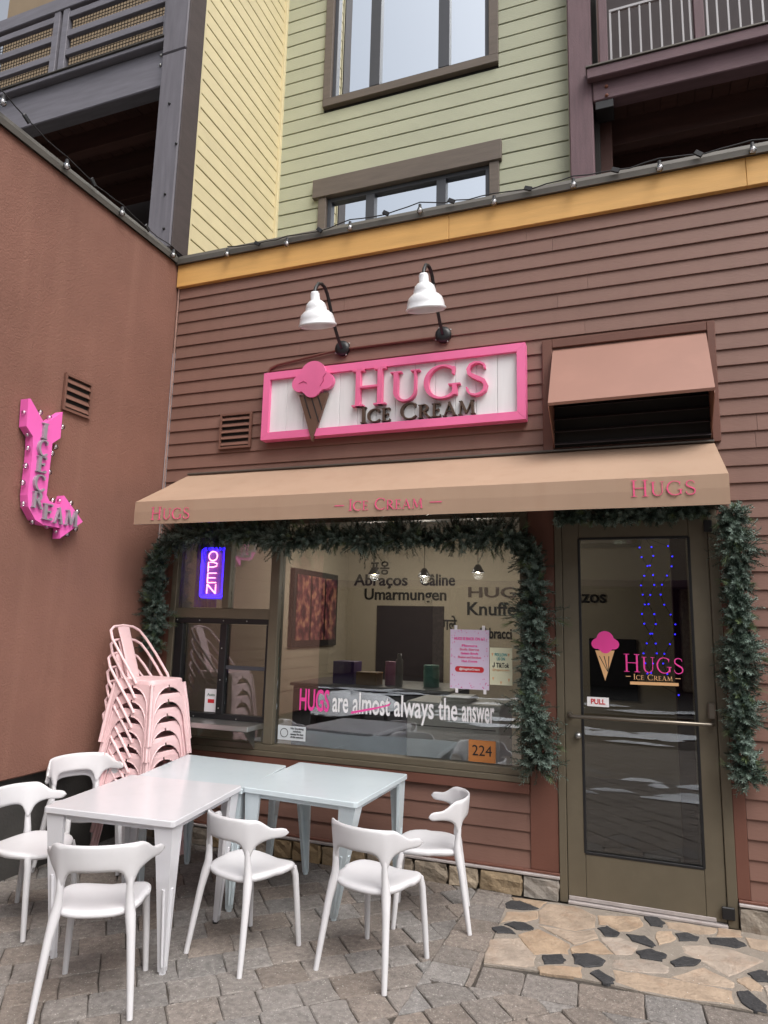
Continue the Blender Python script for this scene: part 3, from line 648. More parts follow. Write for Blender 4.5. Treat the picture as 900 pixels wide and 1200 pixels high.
MB().prism([(w*.2+.02*math.cos(R(a))*1 if 90 <= a <= 270 else w*.8+.02*math.cos(R(a)), h*.33+.02*math.sin(R(a))) for a in range(0, 360, 20)], XZ(-.0012), 0, .0006).build('pill', REDT, t)
text('handle', '@HugsIceCream', DWHITE, t, .02, (w/2, -.0028, h*.318), width=w*.52, bold=.0005)
for x in (.03, w-.05): bx('tape', WHITEP, t, x, x+.02, -.002, .002, h-.005, h+.03, 0); bx('tape', WHITEP, t, x+.01, x+.03, -.002, .002, -.028, .004, 0)
t, w, h = paper('small_flyer', 'small cream flyer with social media handle beside the lilac poster', 'flyer', -.585, -.428, 1.325, 1.58, mat('flyer_cream', (226, 226, 196), .5, .08, 8))
text('line', 'FOLLOW', mat('print_teal', (70, 160, 160), .6), t, .03, (w/2, -.0025, h*.77), width=w*.55, bold=.0006); text('line', 'US ON', MATS['print_teal'], t, .03, (w/2, -.0025, h*.66), width=w*.36, bold=.0006)
text('line', 'TikTok', BLACKT, t, .045, (w*.57, -.0025, h*.47), width=w*.58, bold=.001); text('line', '@hugsicecream', DTAN, t, .02, (w/2, -.0025, h*.38), width=w*.75)
MB().tube([(w*.2, -.002, h*.60), (w*.2, -.002, h*.49), (w*.16, -.002, h*.47), (w*.13, -.002, h*.49), (w*.15, -.002, h*.52)], .003, 5).build('note_mark', BLACKT, t)
for (a, b_) in ((.12, .85), (.85, .85), (.15, .2), (.85, .18), (.5, .1)): MB().prism([(w*a-.007, h*b_), (w*a+.007, h*b_), (w*a, h*b_-.025)], XZ(-.0015), 0, .0006).build('cone_print', DTAN, t)
t, w, h = paper('no_smoking_notice', 'small white notice at the lower left corner of the window', 'notice', -2.238, -2.0, .83, .935, mat('notice_white', (206, 212, 216), .5, .03), .0052)
MB().tube([(.055+.032*math.cos(R(a)), -.002, .052+.032*math.sin(R(a))) for a in range(0, 361, 24)], .0025, 5, False).build('ring', BLACKT, t)
for i, s_ in enumerate(('No Smoking', 'within', 'twenty five feet', 'of this entrance')): text('line', s_, BLACKT, t, .02, (.165, -.0025, h*(.78-i*.2)), width=.11-.04*(i == 1), bold=.0003)
t, w, h = paper('number_plate', 'wooden house number plate reading 224 in the window', 'number plate', -.735, -.545, .80, .945, mat('plate_wood', (176, 112, 58), .55, .12, 14, stretch=(1, 1, 5)), .004)
text('number', '224', BLACKT, t, .10, (w/2, -.0025, h*.3), width=w*.72)
t, w, h = paper('receipt_card', 'small white card standing in the black sliding window', 'card', -2.93, -2.815, .99, 1.17, WHITEP, .018); MB().prism([(.03, .07), (.09, .07), (.09, .1), (.03, .1)], XZ(-.0015), 0, .0006).build('red_mark', REDT, t); text('line', 'Auto', mat('print_green', (40, 90, 60), .6), t, .03, (w/2, -.0025, h*.7), width=.07)
# door decals
dd = thing('door_lettering', 'pink ice cream cone and HUGS ICE CREAM lettering on the door glass', 'lettering', (0, -.0045, 0))
F0 = lambda a, b, d: (a, -d, b)
serif_text(dd, DPINK, line_items('HUGS', .30, .67, 1.455, .115, .86), F0, .0008, 'letter', .95)
serif_text(dd, DTAN, line_items('ICE CREAM', .36, .60, 1.408, .035, .8), F0, .0008, 'letter', 1.1)
for a in ((.315, .345), (.615, .645)): MB().prism([(a[0], 1.424), (a[1], 1.424), (a[1], 1.428), (a[0], 1.428)], F0, 0, .0008).build('dash', DTAN, dd)
MB().prism([(.34, 1.375), (.632, 1.379), (.632, 1.398), (.34, 1.394)], F0, 0, .0008).build('tan_bar', DTAN, dd)
MB().prism([(.128, 1.585), (.25, 1.588), (.186, 1.39)], F0, 0, .0008).build('cone', DTAN, dd)
for a in ((.15, .181, .20), (.18, .183, .216), (.21, .186, .24)): MB().prism([(a[0], 1.55), (a[0]+.006, 1.55), (a[1]+.02+.004, 1.45), (a[1]+.02, 1.45)], F0, .0009, .0013).build('cone_line', BLACKT, dd)
MB().prism(scoop(.192, 1.633, .088), F0, .0002, .0018).build('scoop', DPINK, dd)
t, w, h = paper('pull_sign', 'small white sign with red PULL on the door glass', 'sign', .068, .205, 1.222, 1.282, DWHITE, -.0055); text('word', 'PULL', REDT, t, .045, (w/2, -.0022, h*.28), width=w*.66, bold=.001)

# ================================================================== AWNING
AY, AX0, AX1 = -.65, -3.215, .912
aw = thing('awning', 'tan canvas awning with pink lettering over window and door', 'awning', (0, 0, 0))
seg = 34
def cloth(name, rows):
    mb = MB(); n_ = len(rows); vs = []
    for (y, z) in rows:
        for i in range(seg+1):
            x = AX0+(AX1-AX0)*i/seg; sag = .006*math.sin(i*math.pi*5/seg*1.0)**2
            vs.append((x, y, z-sag*(1 if 0 < rows.index((y, z)) < n_-1 else .2)))
    fs = [(r*(seg+1)+i, r*(seg+1)+i+1, (r+1)*(seg+1)+i+1, (r+1)*(seg+1)+i) for r in range(n_-1) for i in range(seg)]
    mb.add(vs, fs, False); o = mb.build(name, CANVAS, aw); sm = o.modifiers.new('thick', 'SOLIDIFY'); sm.thickness = .004; return o
ZA, ZF, ZB = 2.955, 2.612, 2.435
cloth('canopy', [(-.02, ZA), (-.16, ZA-.075), (-.33, ZA-.172), (-.5, ZA-.262), (AY, ZF)])
va = cloth('valance', [(AY-.002, ZF-.001), (AY-.006, ZF-.08), (AY-.004, ZB)])
for x in (AX0, AX1):
    MB().prism([(-.02, ZA-.004), (AY, ZF-.004), (AY, ZB), (-.02, ZB+.10)], lambda a, b, d, x=x: (x+d, a, b), -.002, .002).build('side_panel', CANVAS, aw)
MB().tube([(AX0, AY+.012, ZF-.015), (AX1, AY+.012, ZF-.015)], .012, 6).build('frame_tube', STEEL, aw); MB().tube([(AX0, AY+.012, ZB+.01), (AX1, AY+.012, ZB+.01)], .010, 6).build('frame_tube', STEEL, aw)
bx('wall_rail', METALG, aw, AX0, AX1, -.045, -.018, ZA+.002, ZA+.016, .003)
for i in range(1, 5):
    x = AX0+(AX1-AX0)*i/5; MB().tube([(x, -.03, ZA-.018), (x, AY+.02, ZF-.02)], .008, 6).build('rafter', STEEL, aw)
FA = lambda a, b, d: (a, AY-.0085-d, b)
serif_text(aw, AWPINK, line_items('HUGS', -3.06, -2.70, 2.465, .098, .86), FA, .001, 'letter', .9)
serif_text(aw, AWPINK, line_items('ICE CREAM', -1.42, -.885, 2.478, .078, .82), FA, .001, 'letter', 1.0)
serif_text(aw, AWPINK, line_items('HUGS', .385, .745, 2.497, .098, .86), FA, .001, 'letter', .9)
for a, b in ((-1.52, -1.45), (-.84, -.76)): MB().prism([(a, 2.512), (b, 2.512), (b, 2.518), (a, 2.518)], FA, 0, .001).build('dash', AWPINK, aw)

# ================================================================== MAIN SIGN
SX0, SX1, SZ0, SZ1 = -2.468, -.30, 3.195, 3.774
sg = thing('shop_sign', 'white plank sign in a pink frame reading HUGS ICE CREAM with a cone', 'sign', (0, 0, 0))
fw = .062
npl = 13
for i in range(npl):
    a = SX0+fw-.01+(SX1-SX0-2*fw+.02)*i/npl; b = SX0+fw-.01+(SX1-SX0-2*fw+.02)*(i+1)/npl; bx('plank', SIGNW, sg, a+.001, b-.001, -.072, -.03, SZ0+.03, SZ1-.03, .003)
for q in ([(SX0, SZ0), (SX1, SZ0), (SX1-fw, SZ0+fw), (SX0+fw, SZ0+fw)], [(SX0, SZ1), (SX0+fw, SZ1-fw), (SX1-fw, SZ1-fw), (SX1, SZ1)], [(SX0, SZ0), (SX0+fw, SZ0+fw), (SX0+fw, SZ1-fw), (SX0, SZ1)], [(SX1, SZ0), (SX1, SZ1), (SX1-fw, SZ1-fw), (SX1-fw, SZ0+fw)]):
    cxq = sum(a[0] for a in q)/4; czq = sum(a[1] for a in q)/4
    MB().prism([(a[0]+(cxq-a[0])*.0008, a[1]+(czq-a[1])*.004) for a in q], XZ(-.02), 0, .084).build('frame_bar', PINK, sg)
FS = lambda a, b, d: (a, -.086-d, b); FS0 = lambda a, b, d: (a, -.0725-d, b)
def stand_letters(m, items, d0, name, bold): return serif_text(sg, m, items, FS0, d0, name, bold)
stand_letters(PINKL, [('H', -1.672, 3.405, .30, .315), ('U', -1.345, 3.41, .245, .265), ('G', -1.07, 3.405, .26, .30), ('S', -.752, 3.405, .26, .185)], .045, 'letter', 1.12)
stand_letters(LBROWN, line_items('ICE CREAM', -1.59, -.665, 3.27, .128, .82), .030, 'letter', 1.35)
cn = MB().prism([(-2.125, 3.545), (-1.865, 3.545), (-1.992, 3.15)], FS, .0, .03).build('cone', CONE, sg)
for k in range(4):
    x0 = -2.14+k*.06 if k else -2.11; zb = 3.53; xb = x0+.05; d = .018
    zz = (3.545, 3.34, 3.30, 3.40)[k]; MB().prism([(x0, zb), (x0+.009, zb), (x0+.009+(zb-zz)*.36, zz), (x0+(zb-zz)*.36, zz)], FS, .0302, .0325).build('cone_line', BLACKT, cn)
MB().prism(scoop(-2.0, 3.648, .185), FS, .004, .044).build('scoop', PINK, sg)
SCL = mat('scoop_line', (190, 70, 120), .6)
for pts in ([(-2.12+.0, 3.64), (-2.075, 3.655), (-2.05, 3.635)], [(-1.88, 3.70), (-1.905, 3.67), (-1.90, 3.64), (-1.93, 3.60)]):
    MB().tube([(a, -.132, b) for a, b in pts], .003, 5).build('scoop_crease', SCL, sg)
# gooseneck lamps
def lamp(px, py, label):
    p = onY(px, py, -.02); t = thing('gooseneck_lamp', label, 'lamp', (p.x, -.02, p.z), group='gooseneck lamps above the shop sign')
    MB().lathe([(.001, .0), (.062, .0), (.062, .03), (.03, .036), (.001, .036)], (0, .005, 0), 18, Matrix.Rotation(R(90), 3, 'X')).build('wall_plate', BLACKM, t)
    arm = [(0, -.03, 0), (0, -.10, .045), (0, -.19, .13), (0, -.27, .24), (0, -.33, .32), (0, -.385, .352), (0, -.44, .352), (0, -.495, .325), (0, -.535, .27), (0, -.545, .235)]
    MB().tube(arm, .0135, 10).build('arm', BLACKM, t)
    M = Matrix.Rotation(R(17), 3, 'X')
    sh = [(.138, -.012), (.146, -.004), (.143, .004), (.136, .008), (.132, .04), (.12, .075), (.095, .098), (.082, .105), (.080, .125), (.070, .155), (.05, .175), (.036, .183), (.034, .23), (.026, .245), (.001, .247)]
    shin = [(.132, -.004), (.125, .04), (.112, .072), (.078, .1), (.07, .13), (.03, .17)]
    mb = MB(); mb.lathe(sh, (0, -.475, .0), 26, M); mb.lathe(shin+[(.001, .172)], (0, -.475, .0), 26, M); mb.lathe([(.138, -.012), (.132, -.004)], (0, -.475, .0), 26, M); mb.build('lamp_shade', LAMPW, t)
    for a in range(0, 360, 90): MB().sphere((.068*math.cos(R(a+30)), -.012, .068*math.sin(R(a+30))), .008, 6, 4).build('bolt', STEEL, t)
    return p
p1 = lamp(402, 409, 'white bell shaped gooseneck lamp above the ice cream cone on the sign'); p2 = lamp(520, 393, 'white bell shaped gooseneck lamp above the right end of the lettering')
q = onY(313, 436, -.03)
tag(MB().tube([(q.x, -.028, 3.775), (q.x, -.028, q.z-.03), (q.x+.03, -.028, q.z+.03), (q.x+.10, -.028, q.z+.055), (p1.x-.06, -.028, p1.z-.01), (p1.x, -.028, p1.z-.005), (p2.x, -.028, p2.z-.01)], .011, 8).build('conduit', TRIMB), 'thin brown electrical conduit linking the two gooseneck lamps', 'conduit')
# exhaust hood
hd = thing('exhaust_hood', 'tan metal exhaust hood on the siding above the door', 'hood', (0, 0, 0))
HX0, HX1 = -.115, .90; HB = [(-.0, 3.72), (-.36, 3.222), (-.36, 3.205), (-.0, 2.985)]
MB().add([(HX0, -.02, 3.72), (HX1, -.02, 3.725), (HX1, -.36, 3.222), (HX0, -.36, 3.215), (HX0, -.02, 3.70), (HX1, -.02, 3.705), (HX1, -.35, 3.205), (HX0, -.35, 3.198)], [(0, 1, 2, 3), (7, 6, 5, 4), (3, 2, 6, 7), (0, 3, 7, 4), (1, 5, 6, 2), (0, 4, 5, 1)]).build('top_panel', HOODM, hd)
for x in (HX0, HX1-.004): MB().prism([(-.019, 3.698), (-.349, 3.196), (-.349, 3.19), (-.019, 2.985)], lambda a, b, d, x=x: (x+d, a, b), 0, .004).build('side_panel', HOODM, hd)
for a in ((HX0-.075, HX0-.004, 2.96, 3.80), (HX1+.004, HX1+.055, 2.96, 3.80)): bx('frame_bar', TRIMB, hd, a[0], a[1], -.035, -.012, a[2], a[3], .004)
bx('frame_bar', TRIMB, hd, HX0-.003, HX1+.003, -.035, -.012, 3.735, 3.80, .004)
bx('backing', BLACKGAP, hd, HX0+.005, HX1-.005, -.019, -.0175, 2.99, 3.69, 0)
for i in range(7): MB().prism([(-.02, 3.02+i*.09), (-.075, 2.995+i*.09), (-.075, 3.0+i*.09), (-.02, 3.028+i*.09)], lambda a, b, d: (HX0+.006+d, a, b), 0, HX1-HX0-.012).build('louvre', IDARK, hd)
# wall vents
def vent(name, label, org, ux, w, h, nrm, m, n_=5):
    t = thing(name, label, 'vent', org); ux = Vector(ux); nv = Vector(nrm)
    def fn(a, b, d): return tuple(ux*a+Vector((0, 0, b))+nv*d)
    bmid = MB(); bmid.prism([(0, 0), (w, 0), (w, h), (0, h)], fn, .001, .003); bmid.build('backing', BLACKGAP, t)
    f = .018
    for q in ([(0, 0), (w, 0), (w, f), (0, f)], [(0, h-f), (w, h-f), (w, h), (0, h)], [(0, f), (f, f), (f, h-f), (0, h-f)], [(w-f, f), (w, f), (w, h-f), (w-f, h-f)]): MB().prism(q, fn, .0, .022).build('frame_bar', m, t)
    for i in range(n_):
        z = f+(h-2*f)*(i+.15)/n_; sh_ = (h-2*f)/n_
        mb = MB(); vs = [fn(a, b, d) for a in (f+.001, w-f-.001) for b, d in ((z, .022), (z+.006, .022), (z+sh_*.62, .004), (z+sh_*.5, .004))]
        mb.add(vs, [(0, 1, 2, 3), (7, 6, 5, 4), (0, 4, 5, 1), (1, 5, 6, 2), (2, 6, 7, 3), (3, 7, 4, 0)]); mb.build('louvre', m, t)
vent('siding_vent', 'brown louvred vent in the siding left of the shop sign', (-2.915, -.022, 3.165), (1, 0, 0), .31, .31, (0, -1, 0), VENTM, 5)

# ================================================================== STUCCO WALL ON THE LEFT
XW = -3.49; YW = -3.3
sw = thing('stucco_wall', 'tall brown stucco wall at right angles to the shop front', 'wall')
bx('wall', STUCCO, sw, -9.0, XW, YW, -.0, .66, 4.97, .01); bx('wall_base', CONC, sw, -8.9, XW-.085, YW+.03, -.02, -.01, .659, 0)
cp = MB(); prof = [(XW+.028, 4.955), (XW+.032, 5.0), (XW+.01, 5.045), (XW-.30, 5.055), (XW-.30, 5.0), (XW+.002, 4.972)]
cp.add([(x, y, z) for y in (YW-.03, -.08) for x, z in prof], [tuple(range(6)), tuple(range(11, 5, -1))]+[(i, (i+1) % 6, 6+(i+1) % 6, 6+i) for i in range(6)]); cp.build('coping', METALG, sw)
bx('roof', METALG, sw, -9.0, XW-.301, YW, 1.6, 4.975, 5.02, 0)
vent('stucco_vent', 'square louvred vent let into the brown stucco wall', (XW+.001, -1.198, 3.213), (0, 1, 0), .265, .28, (1, 0, 0), VENTM, 4)
# arrow sign
ars = thing('arrow_sign', 'pink bent arrow sign with bulbs and grey ICE CREAM letters', 'sign', (XW, -1.3, 2.3))
AR = [(-1.531,3.178),(-1.394,3.039),(-1.252,3.169),(-1.248,2.977),(-1.312,2.922),(-1.312,2.852),(-1.316,2.553),(-1.288,2.516),(-1.248,2.507),(-1.175,2.512),(-1.163,2.576),(-.966,2.416),(-1.164,2.267),(-1.167,2.342),(-1.318,2.343),(-1.39,2.369),(-1.455,2.445),(-1.471,2.524),(-1.469,2.792),(-1.478,2.926),(-1.539,2.982),(-1.549,3.172)]
FX = lambda a, b, d: (d, a+1.3, b-2.3)
ARP = mat('arrow_pink', (238, 104, 186), .45, .05, 4, coat=.2)
MB().prism(AR, FX, .012, .08).build('arrow_body', ARP, ars)
LG = mat('letter_grey', (168, 164, 172), .4, .1, 10, metal=.4)
for ch, a, b, c_, d in [('I',-1.416,2.933,-1.372,3.045),('C',-1.428,2.812,-1.363,2.924),('E',-1.429,2.697,-1.355,2.808),('C',-1.431,2.567,-1.357,2.676),('R',-1.43,2.449,-1.361,2.56),('E',-1.338,2.382,-1.262,2.488),('A',-1.238,2.37,-1.167,2.479),('M',-1.137,2.369,-1.043,2.487)]:
    serif_text(ars, LG, [(ch, a-.012, b-.003, .112, max(.062, (c_-a)*1.25))], lambda u, v, w_: (.0805+w_, u+1.3, v-2.3), .02, 'letter', 1.7)
for (a, b) in [(-1.542,3.077),(-1.415,3.118),(-1.335,3.104),(-1.213,3.072),(-1.255,2.913),(-1.28,2.859),(-1.286,2.722),(-1.232,2.529),(-1.169,2.536),(-1.069,2.539),(-1.002,2.487),(-1.0,2.359),(-1.072,2.309),(-1.174,2.314),(-1.259,2.342),(-1.385,2.355),(-1.47,2.464),(-1.494,2.605),(-1.485,2.723),(-1.483,2.845),(-1.499,2.935)]:
    bo = MB().sphere(FX(a, b, .05), .020, 10, 6).build('bulb', BULBG, ars); MB().sphere(FX(a, b, .05), .0065, 6, 4).build('bulb_core', LAMPW, bo)

# ================================================================== UPPER BUILDING
up = thing('upper_building', 'green and yellow sided apartment storeys with balconies above the shop', 'building')
YG = 1.62; XY = -3.475; ZTOP = 11.5; GE = .1752
GZ = onY(345, 155.6, YG).z    # a course line
# windows on the green wall: outer trim in pixels
wl = (onY(368, 215, YG), onY(588, 170, YG)); wu0 = onY(379, 125, YG); wu1 = onY(584, 77, YG)
lowW = (onY(374, 240, YG).x, onY(585, 200, YG).x, 5.2, onY(478, 212, YG).z); upW = (wu0.x, wu1.x, (wu0.z+wu1.z)/2, 10.6)
headZ = (onY(478, 190, YG).z+ .0, onY(478, 212, YG).z)
k0 = int((GZ-5.0)/GE)+1
bx('wall', BLACKGAP, up, XY, lowW[0]+.03, YG+.03, YG+.2, 5.0, ZTOP, 0); bx('wall', BLACKGAP, up, lowW[1]-.03, 0.2, YG+.03, YG+.2, 5.0, ZTOP, 0); bx('wall', BLACKGAP, up, lowW[0]+.03, lowW[1]-.03, YG+.03, YG+.2, lowW[3]-.03, upW[2]+.05, 0); bx('wall', BLACKGAP, up, lowW[0]+.03, lowW[1]-.03, YG+.03, YG+.2, 10.55, ZTOP, 0)
z = GZ-k0*GE
while z < ZTOP-.2:
    segs = [(XY+.03, -.05)]
    for (a, b, c_, d) in (lowW, upW):
        if z+GE > c_+.01 and z < d+.0:
            if z >= c_-.02 or z+GE > c_+.06:
                segs = [(XY+.03, a-.001), (b+.001, -.05)]
    for a, b in segs: board('green_board', GREEN, up, a, b, z+.004, GE-.014, YG+.03, .022, 'x', True)
    z += GE
# yellow return wall
YE = .157; zy = 7.34-15*YE
bx('wall', BLACKGAP, up, XY-.2, XY-.022, .07, YG+.2, 5.0, ZTOP, 0)
while zy < ZTOP-.2:
    board('yellow_board', YELLOW, up, .085, YG-.03, zy+.003, YE-.013, XY-.022, .022, 'y', True); zy += YE
bx('corner_trim', YELLOW, up, XY-.021, XY+.012, .062, .087, 5.03, ZTOP, .003); bx('corner_trim', YELLOW, up, XY-.021, XY+.03, YG-.032, YG+.02, 5.03, ZTOP, .003); bx('corner_trim', GREEN, up, -.10, -.052, YG-.005, YG+.02, 5.03, ZTOP, .003)
def uwin(name, x0, x1, z0, z1, mulls, head=None, sill=True):
    w = bpy.data.objects.new(name, None); COL.objects.link(w); w.parent = up
    tw = .10
    bx('trim', GREYTRIM, w, x0, x0+tw, YG-.03, YG+.05, z0+(tw+.001 if sill else 0), z1-.001, .004); bx('trim', GREYTRIM, w, x1-tw, x1, YG-.03, YG+.05, z0+(tw+.001 if sill else 0), z1-.001, .004)
    if sill: bx('sill', GREYTRIM, w, x0, x1, YG-.035, YG+.05, z0, z0+tw, .004)
    if head: bx('head_board', GREYTRIM, w, x0-.07, x1+.03, YG-.05, YG+.03, head[1], head[0], .004)
    i0, i1, zz = x0+tw, x1-tw, z0+(tw if sill else 0)
    f = .05
    bx('frame', WINFRM, w, i0+.001, i0+f, YG+.015, YG+.09, zz+.001, z1, .003); bx('frame', WINFRM, w, i1-f, i1-.001, YG+.015, YG+.09, zz+.001, z1, .003)
    if sill: bx('frame', WINFRM, w, i0+f, i1-f, YG+.015, YG+.09, zz+.001, zz+f, .003)
    bx('frame', WINFRM, w, i0+f, i1-f, YG+.015, YG+.09, z1-f, z1, .003)
    for a, b in mulls: bx('mullion', WINFRM, w, a, b, YG+.012, YG+.09, zz+(f if sill else 0)+.001, z1-f-.001, .003)
    xs = [i0+f]+[v for m2 in mulls for v in m2]+[i1-f]
    for j in range(0, len(xs), 2): MB().box(xs[j], xs[j+1], YG+.06, YG+.066, zz, z1-.01).build('pane', GLASSU, w)
    return w, i0, i1
mu = lambda *px: [(onY(a, r, YG).x, onY(b, r, YG).x) for a, b, r in px]
w1, a, b = uwin('apartment_window', lowW[0], lowW[1], 5.2, lowW[3]-.004, mu((428, 438, 240), (511, 522, 215)), headZ, False)
w1['label'] = 'low triple window just above the string lights'
w2, a, b = uwin('apartment_window', upW[0], upW[1], upW[2], upW[3], mu((432, 444, 100), (513, 526, 80)))
w2['label'] = 'tall triple window with blinds in the green wall'
for i in range(62): bx('blind_slat', WHITEP, w2, mu((432, 444, 100))[0][1]+.01, mu((513, 526, 80))[0][0]-.01, YG+.10, YG+.118, upW[2]+.16+i*.04, upW[2]+.163+i*.04+.022, 0)
bx('room_back', IDARK, up, lowW[0], lowW[1], YG+1.5, YG+1.6, 5.0, 11, 0)
# posts
def post(name, m, x0, x1, y0, y1, z0, z1): return bx(name, m, up, x0, x1, y0, y1, z0, z1, .012)
post('post', POSTM, -3.745, -3.472, -.19, .055, 5.06, 7.12); post('post', POSTM, -3.748, -3.469, -.193, .058, 7.123, ZTOP)
post('post', PLUM, onY(666, 100, 1.48).x, onY(697, 200, 1.48).x, 1.48, 1.75, 5.0, ZTOP)
PX1 = onY(697, 200, 1.48).x
for (z, y) in ((5.25, -.194), (5.6, -.194), (6.1, -.194), (6.55, -.194)): MB().sphere((-3.56-.07*math.sin(z*9), y, z), .014, 8, 5).build('bolt', BLACKM, up)
bx('post_cheek', POSTD, up, -3.4685, -3.455, -.185, .05, 5.06, ZTOP, .003)
# left balcony
YB = -.10
def bal(name, lab):
    w = bpy.data.objects.new(name, None); COL.objects.link(w); w.parent = up; w['label'] = lab; return w
lb = bal('balcony', 'grey timber balcony with wire mesh panels at upper left')
LX0, LX1 = -8.5, -3.752
zb0, zb1 = onY(95, 133, YB).z, onY(190, 57, YB).z
bx('beam', POSTX, lb, LX0, LX1, YB, YB+.16, zb0+.04, zb1-.0, .01)
bx('ledge', POSTX, lb, LX0, LX1-.0, YB-.07, YB+.14, zb1+.001, zb1+.05, .008); bx('ledge_cap', METALG, lb, LX0, LX1+.01, YB-.085, YB+.14, zb1+.051, zb1+.066, .004)
bx('deck', SOFFIT, lb, LX0, LX1, YB+.162, 1.6, zb1-.05, zb1+.02, 0)
for i in range(24): bx('soffit_board', SOFFIT, lb, LX1-.005-(i+1)*.16, LX1-.005-i*.16-.006, YB+.17, 1.6, zb1-.075, zb1-.051, .002)
for y in (.5, .95, 1.4): bx('joist', SOFFIT, lb, LX0, LX1-.01, y, y+.12, zb1-.32, zb1-.076, .006)
for i in range(5): MB().sphere((LX1-.08-.0*i, YB-.004, zb1-.08-.11*i), .016, 8, 5).build('bolt', STEEL, lb) if i < 2 else None
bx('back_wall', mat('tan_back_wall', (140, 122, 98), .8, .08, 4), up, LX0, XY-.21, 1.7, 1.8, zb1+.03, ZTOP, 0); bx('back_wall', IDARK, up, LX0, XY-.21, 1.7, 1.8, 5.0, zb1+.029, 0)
zr0 = zb1+.07; zr1 = onY(75, 7, YB).z
bx('top_rail', POSTX, lb, LX0, LX1-.001, YB-.02, YB+.08, zr1-.06, zr1+.10, .008)
sx = [LX1-.001, onY(76, 60, YB).x, onY(62, 60, YB).x]
for (a, b) in ((onY(69, 60, YB).x+.012, sx[0]), (onY(69, 60, YB).x-2.0, onY(69, 60, YB).x-.03), (LX0, onY(69, 60, YB).x-2.05)):
    st = .085
    for q in ((a, a+st), (b-st, b)): bx('stile', POSTX, lb, q[0], q[1], YB-.01, YB+.05, zr0, zr1-.061, .005)
    hgt = zr1-.062-zr0
    for j in range(4):
        z = zr0+hgt*(j/3.5); hh = .078 if j else .06
        bx('slat', POSTX, lb, a+st+.001, b-st-.001, YB-.006, YB+.04, z, min(z+hh, zr1-.062), .005)
    mb = MB(); x = a+st
    while x < b-st: mb.box(x, x+.005, YB+.046, YB+.05, zr0, zr1-.07); x += .04
    z = zr0
    while z < zr1-.08: mb.box(a+st, b-st, YB+.051, YB+.055, z, z+.005); z += .04
    mb.build('wire_mesh', WIRE, lb)
# right balcony
rb = bal('balcony', 'plum timber balcony with grey metal railing at upper right')
YR = 1.47; RX0, RX1 = PX1+.003, 6.5
zc0, zc1, zc2 = onY(700, 118, YR).z, onY(690, 97, YR).z, onY(690, 87, YR).z
bx('beam', PLUMX, rb, RX0-.0, RX1, YR, YR+.16, zc0, zc1, .01); bx('ledge', PLUMX, rb, RX0-.05, RX1, YR-.08, YR-.005, zc1-.02, zc2, .008); bx('ledge_cap', METALG, rb, RX0-.06, RX1, YR-.095, YR+.16, zc2+.001, zc2+.022, .004)
bx('deck', SOFFIT, rb, RX0, RX1, YR+.162, 4.2, zc1-.04, zc1+.05, 0)
for i in range(26): bx('soffit_board', SOFFIT, rb, RX0+i*.16, RX0+(i+1)*.16-.006, YR+.17, 4.2, zc1-.065, zc1-.041, .002)
for y in (2.0, 2.6, 3.2): bx('joist', SOFFIT, rb, RX0, RX1, y, y+.13, zc1-.36, zc1-.066, .006)
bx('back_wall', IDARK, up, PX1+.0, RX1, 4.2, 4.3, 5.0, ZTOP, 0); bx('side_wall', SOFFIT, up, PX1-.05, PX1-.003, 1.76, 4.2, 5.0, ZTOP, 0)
bx('inner_post', SOFFIT, up, RX0+.02, RX0+.16, 1.8, 1.95, 5.0, zc0-.0, .006)
for a in ((RX0+.02, RX0+.19, YR+.10),): bx('bracket', BLACKM, rb, a[0], a[1], a[2]-.09, a[2]+.12, zc0-.09, zc0-.002, .004)
for z in (zc1-.09, zc1-.19): MB().sphere((RX0+.13, YR-.004, z), .018, 8, 5).build('bolt', mat('rust_bolt', (120, 70, 50), .6), rb)
zq0, zq1 = onY(713, 75, YR).z, onY(713, 13, YR).z
stx = [(onY(702, 50, YR).x, onY(712, 50, YR).x), (onY(814, 40, YR).x, onY(826, 40, YR).x)]
stx += [(stx[1][0]+k*.87, stx[1][1]+k*.87) for k in (1, 2, 3, 4)]
for a, b in stx: bx('stile', PLUM, rb, a, b, YR-.02, YR+.07, zc2+.023, zq1+.42, .006)
for i in range(len(stx)-1):
    a, b = stx[i][1]+.02, stx[i+1][0]-.02
    if i > 3: break
    for z in (zq0, zq1): bx('rail', RAILM, rb, a, b, YR+.0, YR+.03, z-.015, z+.015, .003)
    for q in (a, b-.02): bx('rail', RAILM, rb, q, q+.02, YR+.001, YR+.029, zq0+.016, zq1-.016, .002)
    n_ = 7
    for j in range(n_): xx = a+.02+(b-a-.04)*(j+.8)/(n_+.4); bx('baluster', RAILM, rb, xx-.009, xx+.009, YR+.006, YR+.024, zq0+.0155, zq1-.0155, .002)
bx('top_rail', PLUMX, rb, RX0, RX1, YR-.04, YR+.09, zq1+.421, zq1+.50, .008)

